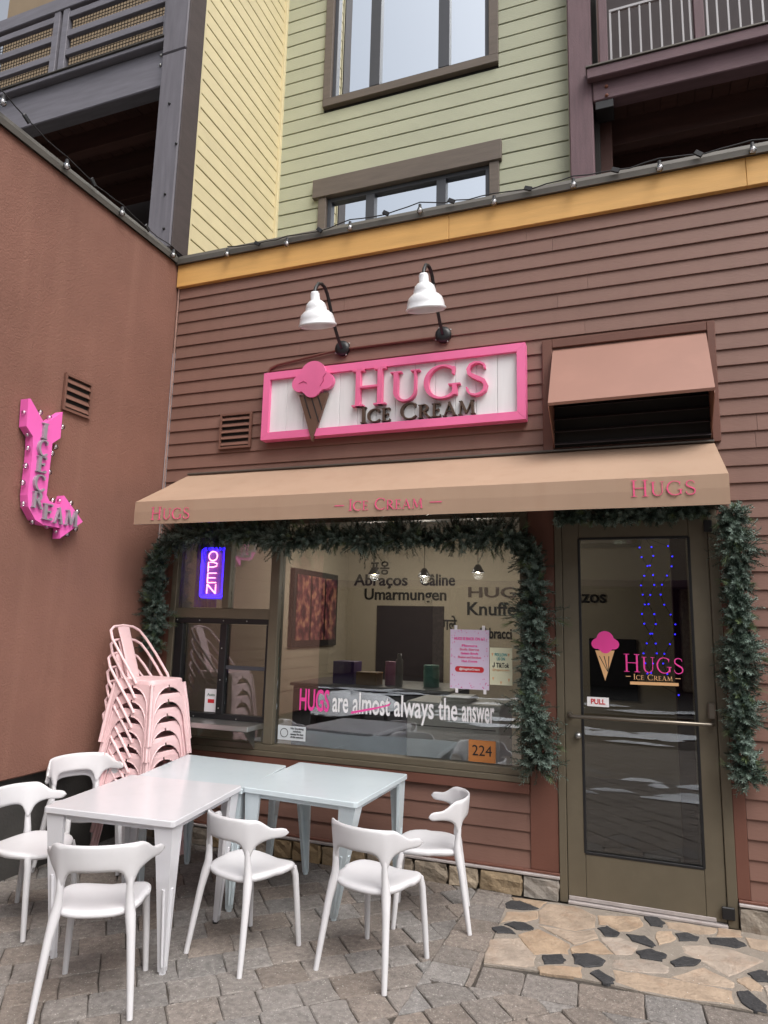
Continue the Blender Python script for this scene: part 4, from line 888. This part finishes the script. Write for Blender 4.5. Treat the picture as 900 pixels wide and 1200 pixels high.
# ================================================================== STRING LIGHTS
def string(name, label, pts, nrm, drop):
    t = thing(name, label, 'string lights', (0, 0, 0))
    P = [Vector(p) for p in pts]; cable = []
    for i in range(len(P)-1):
        for k in range(6): s_ = k/6; v = P[i].lerp(P[i+1], s_); v.z += drop-.035*math.sin(math.pi*s_)*(.5+.5*random.random()); cable.append(v)
    cable.append(P[-1]+Vector((0, 0, drop))); MB().tube(cable, .0045, 6).build('cable', BLACKM, t)
    for i, p in enumerate(P):
        MB().lathe([(.001, .055), (.012, .055), (.013, .03), (.016, .028), (.016, .018)], p, 10).build('socket', BLACKM, t)
        bo = MB().sphere(p, .026, 12, 7).build('bulb', BULBG, t); MB().sphere(p+Vector((0, 0, .004)), .012, 8, 5).build('bulb_core', LAMPW, bo)
        if i+1 < len(P):
            q_ = p.lerp(P[i+1], .32+.2*random.random()); q_.z += drop-.026; mb = MB(); mb.box(-.03, .03, -.008, .008, -.012, .022, .003); o = mb.build('clip', BLACKM, t); o.location = q_; o.rotation_euler = (0, R(random.uniform(20, 45)), 0 if abs(nrm[1]) > .5 else R(90))
fb = [(266, 298), (336, 286), (410, 267), (492, 247), (579, 237), (672, 217), (773, 197), (882, 176)]
fp = [onY(x, y, -.105) for x, y in fb]; fp.append(fp[-1]+Vector((.62, 0, 0))); fp.append(fp[-1]+Vector((.62, 0, 0)))
string('string_lights', 'clear bulb string lights along the top of the shop front', fp, (0, -1, 0), .075)
lp = [onX(x, y, XW+.055) for x, y in ((3, 120), (78, 195), (143, 250), (203, 299))]; lp = [lp[0]+Vector((0, -.6, .02))]+lp
string('string_lights', 'clear bulb string lights along the top of the stucco wall', lp, (1, 0, 0), .075)

# ================================================================== GARLANDS
def garland(name, label, path, rad, nspr, seed, droop=0.0):
    rnd = random.Random(seed); t = thing(name, label, 'garland', path[0])
    P = [Vector(p)-Vector(path[0]) for p in path]
    cum = [0]
    for i in range(len(P)-1): cum.append(cum[-1]+(P[i+1]-P[i]).length)
    def at(s_):
        for i in range(len(P)-1):
            if s_ <= cum[i+1]: k = (s_-cum[i])/(cum[i+1]-cum[i]); return P[i].lerp(P[i+1], k), (P[i+1]-P[i]).normalized()
        return P[-1], (P[-1]-P[-2]).normalized()
    MB().tube(P, .012, 6).build('wire_stem', TWIG, t)
    mbs = [MB(), MB(), MB()]; tw = MB()
    for i in range(nspr):
        s_ = rnd.random()*cum[-1]; c, d = at(s_)
        a = rnd.uniform(0, 2*math.pi); up_ = Vector((0, -1, 0)); side = d.cross(up_).normalized(); up_ = side.cross(d)
        out = side*math.cos(a)+up_*math.sin(a)
        if out.y > .3: out.y *= -.6
        rr_ = rad*(.78+.36*math.sin(s_*13+seed)*math.sin(s_*5.3)+.12*math.sin(s_*31))
        L_ = rnd.uniform(.45, 1.15)*rr_*1.25; dirv = (out+d*rnd.uniform(-.7, .9)+Vector((0, -.15, -droop))).normalized()
        b0 = c+out*rnd.uniform(0, .35)*rr_; kind = rnd.choices((0, 1, 2), (.52, .45, .03))[0]; mb = mbs[kind]
        tip = b0+dirv*L_; tw.tube([b0, tip], .0016, 3, False)
        s1 = dirv.cross(Vector((rnd.random()-.5, rnd.random()-.5, rnd.random()-.5))).normalized(); s2 = dirv.cross(s1)
        nn = 26 if kind < 2 else 20; nl_ = .028 if kind < 2 else .062
        for j in range(nn):
            f_ = .12+.88*j/nn; base = b0.lerp(tip, f_) if kind < 2 else b0.lerp(tip, .55+.45*j/nn)
            aa = j*2.4+rnd.random()*.6; nd = (dirv*(.75 if kind < 2 else 1.3)+(s1*math.cos(aa)+s2*math.sin(aa))*(1 if kind < 2 else .55)).normalized()
            ln = nl_*rnd.uniform(.7, 1.15)*(1.1-.45*f_ if kind < 2 else 1); wv = nd.cross(dirv).normalized()*(.0030 if kind < 2 else .0016); e = base+nd*ln
            mb.add([base-wv, base+wv, e+wv*.5, e-wv*.5], [(0, 1, 2, 3)])
    tw.build('twig', TWIG, t)
    for mb, m in zip(mbs, (NEEDLE, NEEDLE2, NEEDLE3)):
        o = mb.build('needles', m, t); o['kind'] = 'stuff'
    return t
gy = -.085
def gp(*px): return [tuple(onY(x, y, gy)) for x, y in px]
garland('garland', 'green pine garland framing the shop window under the awning', gp((178, 762), (184, 730), (183, 690), (187, 650), (205, 630), (250, 626), (300, 626), (345, 632), (385, 629), (430, 633), (480, 627), (520, 632), (560, 626), (598, 626), (622, 640), (627, 690), (624, 740), (628, 770), (620, 800), (622, 840), (634, 862), (633, 884), (630, 902)), .135, 2900, 3)
garland('garland', 'green pine garland hanging on the siding right of the door', gp((856, 596), (858, 622), (864, 650), (862, 690), (866, 730), (868, 770), (864, 800), (870, 830), (868, 860), (872, 885), (878, 915)), .115, 1200, 5)
garland('garland', 'dark pine garland along the head of the glass door', gp((652, 607), (700, 604), (760, 601), (830, 598)), .08, 420, 9)

# ================================================================== FURNITURE
def white_chair():
    t = thing('plastic_chair', '', 'chair', (0, 0, 0))
    # seat: rounded saddle
    nr, na = 7, 40; vs = []; fs = []
    def outline(a, k):
        c, s_ = math.cos(a), math.sin(a); n_ = 3.0
        r = (abs(c)**n_+abs(s_)**n_)**(-1/n_); hw = .212 if s_ > 0 else .198
        return (c*r*hw*k, s_*r*(.215 if s_ > 0 else .19)*k)
    mb = MB(); rings = []
    prof = [(.02, 0), (.35, 0), (.65, .0), (.86, .0), (.95, -.003), (.99, -.011), (1.0, -.02), (.985, -.032), (.93, -.038), (.6, -.036), (.02, -.034)]
    for k, dz in prof:
        ring = []
        for i in range(na):
            a = 2*math.pi*i/na; x, y = outline(a, k)
            dish = -.014*(1-min(1, (x/.2)**2))*(1 if dz > -.03 else .6)+.018*max(0, abs(x)/.2-.55)*max(0, .3-y)-.02*max(0, y-.12)/.09*max(.2, 1-abs(x)/.3)
            ring.append((x, y, .437+dz+dish))
        rings.append(ring)
    vs = [p for r_ in rings for p in r_]; n_ = len(rings)
    mb.add(vs, [(i*na+k, i*na+(k+1) % na, (i+1)*na+(k+1) % na, (i+1)*na+k) for i in range(n_-1) for k in range(na)], True)
    mb.add(rings[0], [tuple(range(na))]); mb.add(rings[-1], [tuple(range(na-1, -1, -1))]); mb.build('seat', WHITEPL, t)
    for s_ in (-1, 1):
        MB().tube([(s_*.166, .158, .404), (s_*.173, .171, .36), (s_*.182, .185, .2), (s_*.19, .202, 0)], [(.020, .018), .018, .0165, .0135], 12).build('leg', WHITEPL, t)
        # rear leg running up into the back
        MB().tube([(s_*.205, -.235, 0), (s_*.192, -.212, .15), (s_*.175, -.186, .32), (s_*.163, -.170, .40), (s_*.155, -.164, .45), (s_*.151, -.168, .51), (s_*.152, -.1715, .55), (s_*.153, -.172, .583)],
                  [.0135, .0165, .0195, .024, .0205, .0165, .0145, .009], 12).build('leg', WHITEPL, t)
    # back band with blunt horns and flares down to the posts
    mb = MB(); nu, nv = 60, 8; outer = []; inner = []
    sst = lambda a, b, x: (lambda k: k*k*(3-2*k))(min(1, max(0, (x-a)/(b-a))))
    for i in range(nu+1):
        u = -1+2*i/nu; au = abs(u)
        th = u*R(100); ex = .228*math.sin(th); ey = -.222+.19*(1-math.cos(th))
        if au > .72: ex += math.copysign(.035*((au-.72)/.28)**2, u)
        k = sst(.50, .80, au)
        top = .702+.012*math.cos(th)-.045*k; bot = .598+.012*k-.060*math.exp(-((au-.425)/.06)**2)-.03*math.exp(-((au-.43)/.13)**2)
        if au > .9:
            e_ = math.sqrt(max(.02, 1-((au-.9)/.1)**2)); m_c = (top+bot)/2; top = m_c+(top-m_c)*e_; bot = m_c+(bot-m_c)*e_
        nrm = Vector((math.sin(th)*.95, -math.cos(th), .0)).normalized()
        for j in range(nv+1):
            v = j/nv; zz = bot+(top-bot)*v; tk = .0085*(1-.45*abs(2*v-1)**4)+.008*math.exp(-((au-.425)/.055)**2)*(1-v)
            c = Vector((ex, ey, zz))+nrm*(.10*(zz-.60))
            outer.append(c+nrm*tk); inner.append(c-nrm*tk)
    W_ = nv+1; vs = outer+inner; N_ = len(outer); fs = []
    for i in range(nu):
        for j in range(nv):
            a, b, c, d = i*W_+j, (i+1)*W_+j, (i+1)*W_+j+1, i*W_+j+1
            fs += [(a, b, c, d), (N_+d, N_+c, N_+b, N_+a)]
        for j in (0, nv): a, b = i*W_+j, (i+1)*W_+j; fs.append((a, b, N_+b, N_+a))
    for i in (0, nu):
        for j in range(nv): a, b = i*W_+j, i*W_+j+1; fs.append((a, b, N_+b, N_+a))
    mb.add(vs, fs, True); mb.build('backrest', WHITEPL, t)
    return t
def heading(fx, fy): return math.atan2(-fx, fy)       # rotation that turns local +Y to (fx, fy)
wc = white_chair()
CH = [((-2.02, -2.035, 0), heading(-.19, .345), 'white plastic chair nearest the camera, back to us, at the front table end'),
      ((-1.615, -1.37, 0), heading(.115, .40), 'white plastic chair between the pink topped stack table row and the right hand table'),
      ((-.925, -1.245, 0), heading(.08, .36), 'white plastic chair in front of the right hand table'),
      ((-.83, -.595, 0), heading(-.34, -.09), 'white plastic chair beside the shop wall at the right hand table'),
      ((-2.96, -1.60, 0), heading(.36, .02), 'white plastic chair cut off by the left edge of the photo'),
      ((-3.235, -.90, 0), heading(.3, -.13), 'lower of two nested white plastic chairs by the stucco wall'),
      ((-3.20, -.925, .045), heading(.3, -.13), 'upper of two nested white plastic chairs by the stucco wall')]
CH[1] = (CH[1][0], CH[1][1], 'white plastic chair tucked in the corner between the two rows of tables')
for i, (loc, rz, lab) in enumerate(CH):
    o = wc if i == 0 else copy_tree(wc)
    o.location = loc; o.rotation_euler = (0, 0, rz); o['label'] = lab; o['group'] = 'white plastic chairs round the tables'
# tables
def table(label, corners, H, m, feet=None, group='white metal tables pushed together'):
    """corners: 4 plan points in order"""
    cx = sum(c[0] for c in corners)/4; cy = sum(c[1] for c in corners)/4
    t = thing('metal_table', label, 'table', (cx, cy, 0), group=group)
    q = [Vector((c[0]-cx, c[1]-cy, 0)) for c in corners]
    # rounded, bevelled sheet top
    def ring(k, z):
        o = []
        for i in range(4):
            p, a, b = q[i], q[i-1], q[(i+1) % 4]; r = .018
            da = (a-p).normalized(); db = (b-p).normalized()
            for s_ in (0, .5, 1):
                v = p+da*r*(1-s_)**2+db*r*s_**2; o.append((v-(v.normalized())*k)+Vector((0, 0, z)))
        return o
    rings = [ring(.004, H-.032), ring(0, H-.028), ring(0, H-.004), ring(.004, H)]
    mb = MB(); n_ = 12; mb.add([p for r_ in rings for p in r_], [(i*n_+k, i*n_+(k+1) % n_, (i+1)*n_+(k+1) % n_, (i+1)*n_+k) for i in range(3) for k in range(n_)]+[tuple(range(3*n_, 4*n_)), tuple(range(n_-1, -1, -1))]); mb.build('table_top', m, t)
    ap_ = MB()
    for i in range(4):
        a, b = q[i]*.93, q[(i+1) % 4]*.93; d = (b-a).normalized(); nv_ = Vector((-d.y, d.x, 0))
        vs = [a, b, b+nv_*.012, a+nv_*.012]; ap_.add([(v.x, v.y, z) for z in (H-.058, H-.033) for v in vs], [(0, 1, 2, 3), (4, 5, 6, 7), (0, 1, 5, 4), (1, 2, 6, 5), (2, 3, 7, 6), (3, 0, 4, 7)])
    ap_.build('apron', m, t)
    for i in range(4):
        a, b = (q[i-1]-q[i]).normalized(), (q[(i+1) % 4]-q[i]).normalized(); p = q[i]*.965
        ft = Vector((feet[i][0]-cx, feet[i][1]-cy, 0)) if feet and feet[i] else q[i]+(a+b)*.085
        secs = []
        for s_ in (0, .25, .5, .75, 1):
            w = .105+(.034-.105)*(s_**.85); c0 = p.lerp(ft-(a+b)*.017, s_); z = (H-.034)*(1-s_)+.012*s_
            secs.append([(c0+e_+Vector((0, 0, z))) for e_ in (Vector(), a*w*.5, a*w, a*w+b*.02, a*.02+b*.02, a*.02+b*w, b*w, b*w*.5)])
        mb = MB(); mb.add([v for s_ in secs for v in s_], [(j*8+k, j*8+(k+1) % 8, (j+1)*8+(k+1) % 8, (j+1)*8+k) for j in range(4) for k in range(8)]+[tuple(range(8)), tuple(range(39, 31, -1))])
        leg = mb.build('leg', m, t)
        # pressed rib on the two outer faces
        for e_, n2 in ((a, -b), (b, -a)):
            r0 = p.lerp(ft-(a+b)*.017, .45)+e_*.028+n2*.001; r1 = p.lerp(ft-(a+b)*.017, .97)+e_*.014+n2*.001
            MB().tube([Vector((r0.x, r0.y, H*.55)), Vector((r1.x, r1.y, .04))], [.009, .007], 6).build('rib', m, leg)
        MB().tube([Vector((ft.x, ft.y, .014)), Vector((ft.x, ft.y, 0))], .018, 8).build('foot_cap', BLACKM if i == 2 else m, leg)
    return t
def tp(px, py, z): p = onZ(px, py, z); return (p.x, p.y)
HA, HBk, HC = .745, .722, .735
A = [tp(204, 963, HA), tp(51, 945, HA)]
ar, al = Vector((A[0][0], A[0][1])), Vector((A[1][0], A[1][1])); dv = Vector((-(ar-al).normalized().y, (ar-al).normalized().x)); dv = (dv+Vector((-.06, 0))).normalized()
A = [tuple(al), tuple(ar), tuple(ar+dv*.80), tuple(al+dv*.80)]
table('white metal table at the front, farthest from the shop wall', A, HA, TABLEW, [None, tuple(onZ(190, 1141)[:2]), None, None])
B = [tuple(al+dv*.806), tuple(ar+dv*.806), tp(336, 897, HBk), tp(220, 884, HBk)]
table('bluish white metal table next to the stack of pink chairs', B, HBk, TABLEG, [None, None, None, tuple(onZ(219, 1012)[:2])])
Cc = [tp(284, 922, HC), tp(418, 941, HC), tp(478, 907, HC), tp(351, 893, HC)]
table('bluish white metal table on the right, below the shop window', Cc, HC, TABLEG, [tuple(onZ(290, 1068)[:2]), tuple(onZ(391, 1078)[:2]), tuple(onZ(464, 1047)[:2]), tuple(onZ(358, 1024)[:2])])
# pink stacking chairs
def pink_chair():
    t = thing('metal_chair', '', 'chair', (0, 0, 0)); hw = .175; H = .452
    mb = MB()
    def ring(k, z, r=.045):
        o = []
        for cx, cy, a0 in ((hw-r, hw-r, 0), (-hw+r, hw-r, 90), (-hw+r, -hw+r, 180), (hw-r, -hw+r, 270)):
            for i in range(5): a = R(a0+i*22.5); o.append(((cx+r*math.cos(a))*k, (cy+r*math.sin(a))*k, z))
        return o
    rg = [ring(1.03, H-.04), ring(1.01, H-.01), ring(.985, H), ring(.93, H-.001), ring(.85, H-.009), ring(.4, H-.012)]
    n_ = 20; mb.add([p for r_ in rg for p in r_], [(i*n_+k, i*n_+(k+1) % n_, (i+1)*n_+(k+1) % n_, (i+1)*n_+k) for i in range(5) for k in range(n_)]+[tuple(range(5*n_, 6*n_))], True); mb.build('seat', PINKCH, t)
    for sx_ in (-1, 1):
        for sy in (-1, 1):
            mb = MB()
            for ax in (0, 1):
                def fn(a, b, d, ax=ax):
                    # a: distance from the leg corner along the side, b: height, splay outwards towards the ground
                    sp = hw*1.02+.048*(1-b/H); u = sp-a; w_ = sp+d-.004
                    return (sx_*u, sy*w_, b) if ax == 0 else (sx_*w_, sy*u, b)
                inner = [(.03, 0), (.033, .12), (.036, .22)]+[(.036+(.175-.036)*(1-math.cos(R(k*15))), .25+.148*math.sin(R(k*15))) for k in range(7)]
                o_ = [(0, 0)]+inner+[(hw, H-.03), (0.004, H-.03)]
                o_ = [(min(a, hw+.048*(1-b/H)), b) for a, b in o_]
                mid = len(inner)
                # build as quads between outer (leg edge / top) and inner curve
                L1 = [(0, 0), (0, .12), (0, .22)]+[(.0, .24+k*.03) for k in range(4)]+[(.03+.048*k, H-.03) for k in range(3)]
                L1 = L1[:len(inner)]
                L1[-1] = (hw, H-.03); 
                for k in range(len(inner)-1):
                    mb.add([fn(*L1[k], 0), fn(*inner[k], 0), fn(*inner[k+1], 0), fn(*L1[k+1], 0), fn(*L1[k], .004), fn(*inner[k], .004), fn(*inner[k+1], .004), fn(*L1[k+1], .004)],
                           [(0, 1, 2, 3), (7, 6, 5, 4), (0, 4, 5, 1), (1, 5, 6, 2), (2, 6, 7, 3), (3, 7, 4, 0)])
                mb.tube([fn(a, b, .003) for a, b in inner], .005, 6)
            mb.tube([(sx_*(hw*1.02+.048), sy*(hw*1.02+.048), 0), (sx_*(hw*1.02+.022), sy*(hw*1.02+.022), .24), (sx_*(hw*1.0), sy*(hw*1.0), H-.03)], [.011, .013, .013], 8)
            mb.build('leg', PINKCH, t)
    hp = [(-.180, .03, H-.03), (-.186, .0, H+.02), (-.186, -.13, H+.17), (-.178, -.235, H+.285), (-.152, -.285, H+.348), (-.10, -.306, H+.376), (0, -.314, H+.386)]
    hp = hp+[(-x, y, z) for x, y, z in hp[-2::-1]]
    MB().tube(hp, .0105, 10).build('back_hoop', PINKCH, t)
    mb = MB(); rows = [(.062, -.165, H-.005), (.056, -.205, H+.12), (.056, -.26, H+.26), (.062, -.311, H+.38)]
    mb.add([(s_*w, y+d, z) for w, y, z in rows for s_, d in ((-1, .002), (-.8, .006), (.8, .006), (1, .002), (1, -.002), (-1, -.002))], [(i*6+k, i*6+(k+1) % 6, (i+1)*6+(k+1) % 6, (i+1)*6+k) for i in range(3) for k in range(6)]+[(0, 1, 2, 3, 4, 5), (18, 19, 20, 21, 22, 23)])
    mb.build('back_splat', PINKCH, t)
    return t
pc = pink_chair(); NP_ = 9; ordn = ['bottom', 'second from the bottom', 'third from the bottom', 'fourth from the bottom', 'middle', 'fourth from the top', 'third from the top', 'second from the top', 'topmost']
for i in range(NP_):
    o = pc if i == 0 else copy_tree(pc)
    o.location = (-3.075+.004*math.sin(i*2.1), -.49+.003*math.cos(i*1.7), i*.1035); o.rotation_euler = (0, 0, R(-90-4+1.2*math.sin(i*3.3)))
    o['label'] = 'pink metal chair, %s of the tall stack by the stucco wall' % ordn[i]; o['group'] = 'stacked pink metal chairs'

# ================================================================== STREET BEHIND THE CAMERA (seen in the reflections)
STW = mat('far_stucco', (176, 160, 136), .85, .06, 1.5); SNOW = mat('snow', (240, 243, 247), .8, .06, 4, .5, 30, dirt=.3, dirtcol=(160, 158, 156), dscale=3)
op = thing('opposite_building', 'pale building across the street with dark ground floor windows', 'building', (-2, -17, 0))
bx('wall', STW, op, -16, 16, -1.0, 0, 3.0, 8.5, 0); bx('wall', IDARK, op, -16, 16, -1.0, -.4, 0, 3.0, 0); bx('roof', METALG, op, -16.3, 16.3, -1.3, .6, 8.501, 8.8, .02); bx('canopy', PLUMX, op, -16, 16, 0, 1.2, 2.9, 3.1, .02)
for i in range(9):
    x = -15+i*3.7; bx('pillar', STONE, op, x, x+.6, -.4, .25, 0, 2.9, .03)
    w_ = bx('window', WINFRM, op, x+.9, x+2.7, -.01, .05, 4.2, 6.4, .01); bx('pane', GLASSU, w_, x+1.0, x+2.6, .051, .056, 4.3, 6.3, 0)
fp_ = thing('stone_fire_pit', 'round grey stone fire pit heaped with snow in the street', 'fire pit', (-3.75, -5.0, 0))
GST = mat('grey_stone', (92, 90, 90), .9, .25, 8, .6, 40, objvar=.25)
for row in range(3):
    for k in range(16):
        a = 2*math.pi*(k+.5*(row % 2))/16; mb = MB(); mb.box(-.15, .15, -.09, .09, 0, .145, .02); o = mb.build('stone', GST, fp_); o.location = (.78*math.cos(a), .78*math.sin(a), row*.15); o.rotation_euler = (0, 0, a+math.pi/2)
mb = MB(); vs = []
for i in range(7):
    for k in range(28):
        a = 2*math.pi*k/28; r = .86*i/6+.01; vs.append((r*math.cos(a), r*math.sin(a), .46+.22*(1-(i/6)**2.2)+.03*math.sin(3*a+i)))
mb.add(vs, [(i*28+k, i*28+(k+1) % 28, (i+1)*28+(k+1) % 28, (i+1)*28+k) for i in range(6) for k in range(28)], True); mb.build('snow_cap', SNOW, fp_)
rs = random.Random(4); sp_ = MB()
for (cx0, cy0, rx0, ry0, cnt) in ((.9, -3.25, 1.2, .16, 16), (1.5, -3.9, 1.1, .2, 12), (.6, -7.5, 2.6, .6, 22), (3.2, -6.2, 1.2, .4, 8), (-3.5, -8.5, 1.8, .6, 12), (-6, -12, 3, .8, 12), (3, -12, 4, .9, 16)):
    for i_ in range(cnt):
        cx, cy = cx0+rs.gauss(0, .5)*rx0, cy0+rs.gauss(0, .55)*ry0; rx, ry = rx0*rs.uniform(.08, .3), ry0*rs.uniform(.15, .45); n_ = 14
        ring = [(cx+rx*math.cos(2*math.pi*k/n_)*rs.uniform(.6, 1.15), cy+ry*math.sin(2*math.pi*k/n_)*rs.uniform(.6, 1.15), .003+.0004*i_) for k in range(n_)]
        mid = [(cx+(x-cx)*.6, cy+(y-cy)*.6, .015+rs.uniform(0, .015)) for x, y, z in ring]
        sp_.add(ring+mid+[(cx, cy, .03)], [(k, (k+1) % n_, n_+(k+1) % n_, n_+k) for k in range(n_)]+[(n_+k, n_+(k+1) % n_, 2*n_) for k in range(n_)], True)
structure(sp_.build('snow', SNOW))

rs = random.Random(11); gr = MB()
for i in range(420):
    x, y = rs.uniform(-3.3, 1.6), rs.uniform(-2.6, -.06); z_ = rs.uniform(.0012, .0028)
    gr.add([(x+z_*math.cos(a), y+z_*math.sin(a), .003) for a in (0, 2.1, 4.2)]+[(x, y, .003+z_)], [(0, 1, 3), (1, 2, 3), (2, 0, 3)])
g_ = gr.build('salt_grains', mat('salt_white', (214, 212, 208), .7, .05)); g_['kind'] = 'stuff'; g_['label'] = 'white road salt grains scattered over the paving'; g_['category'] = 'salt'
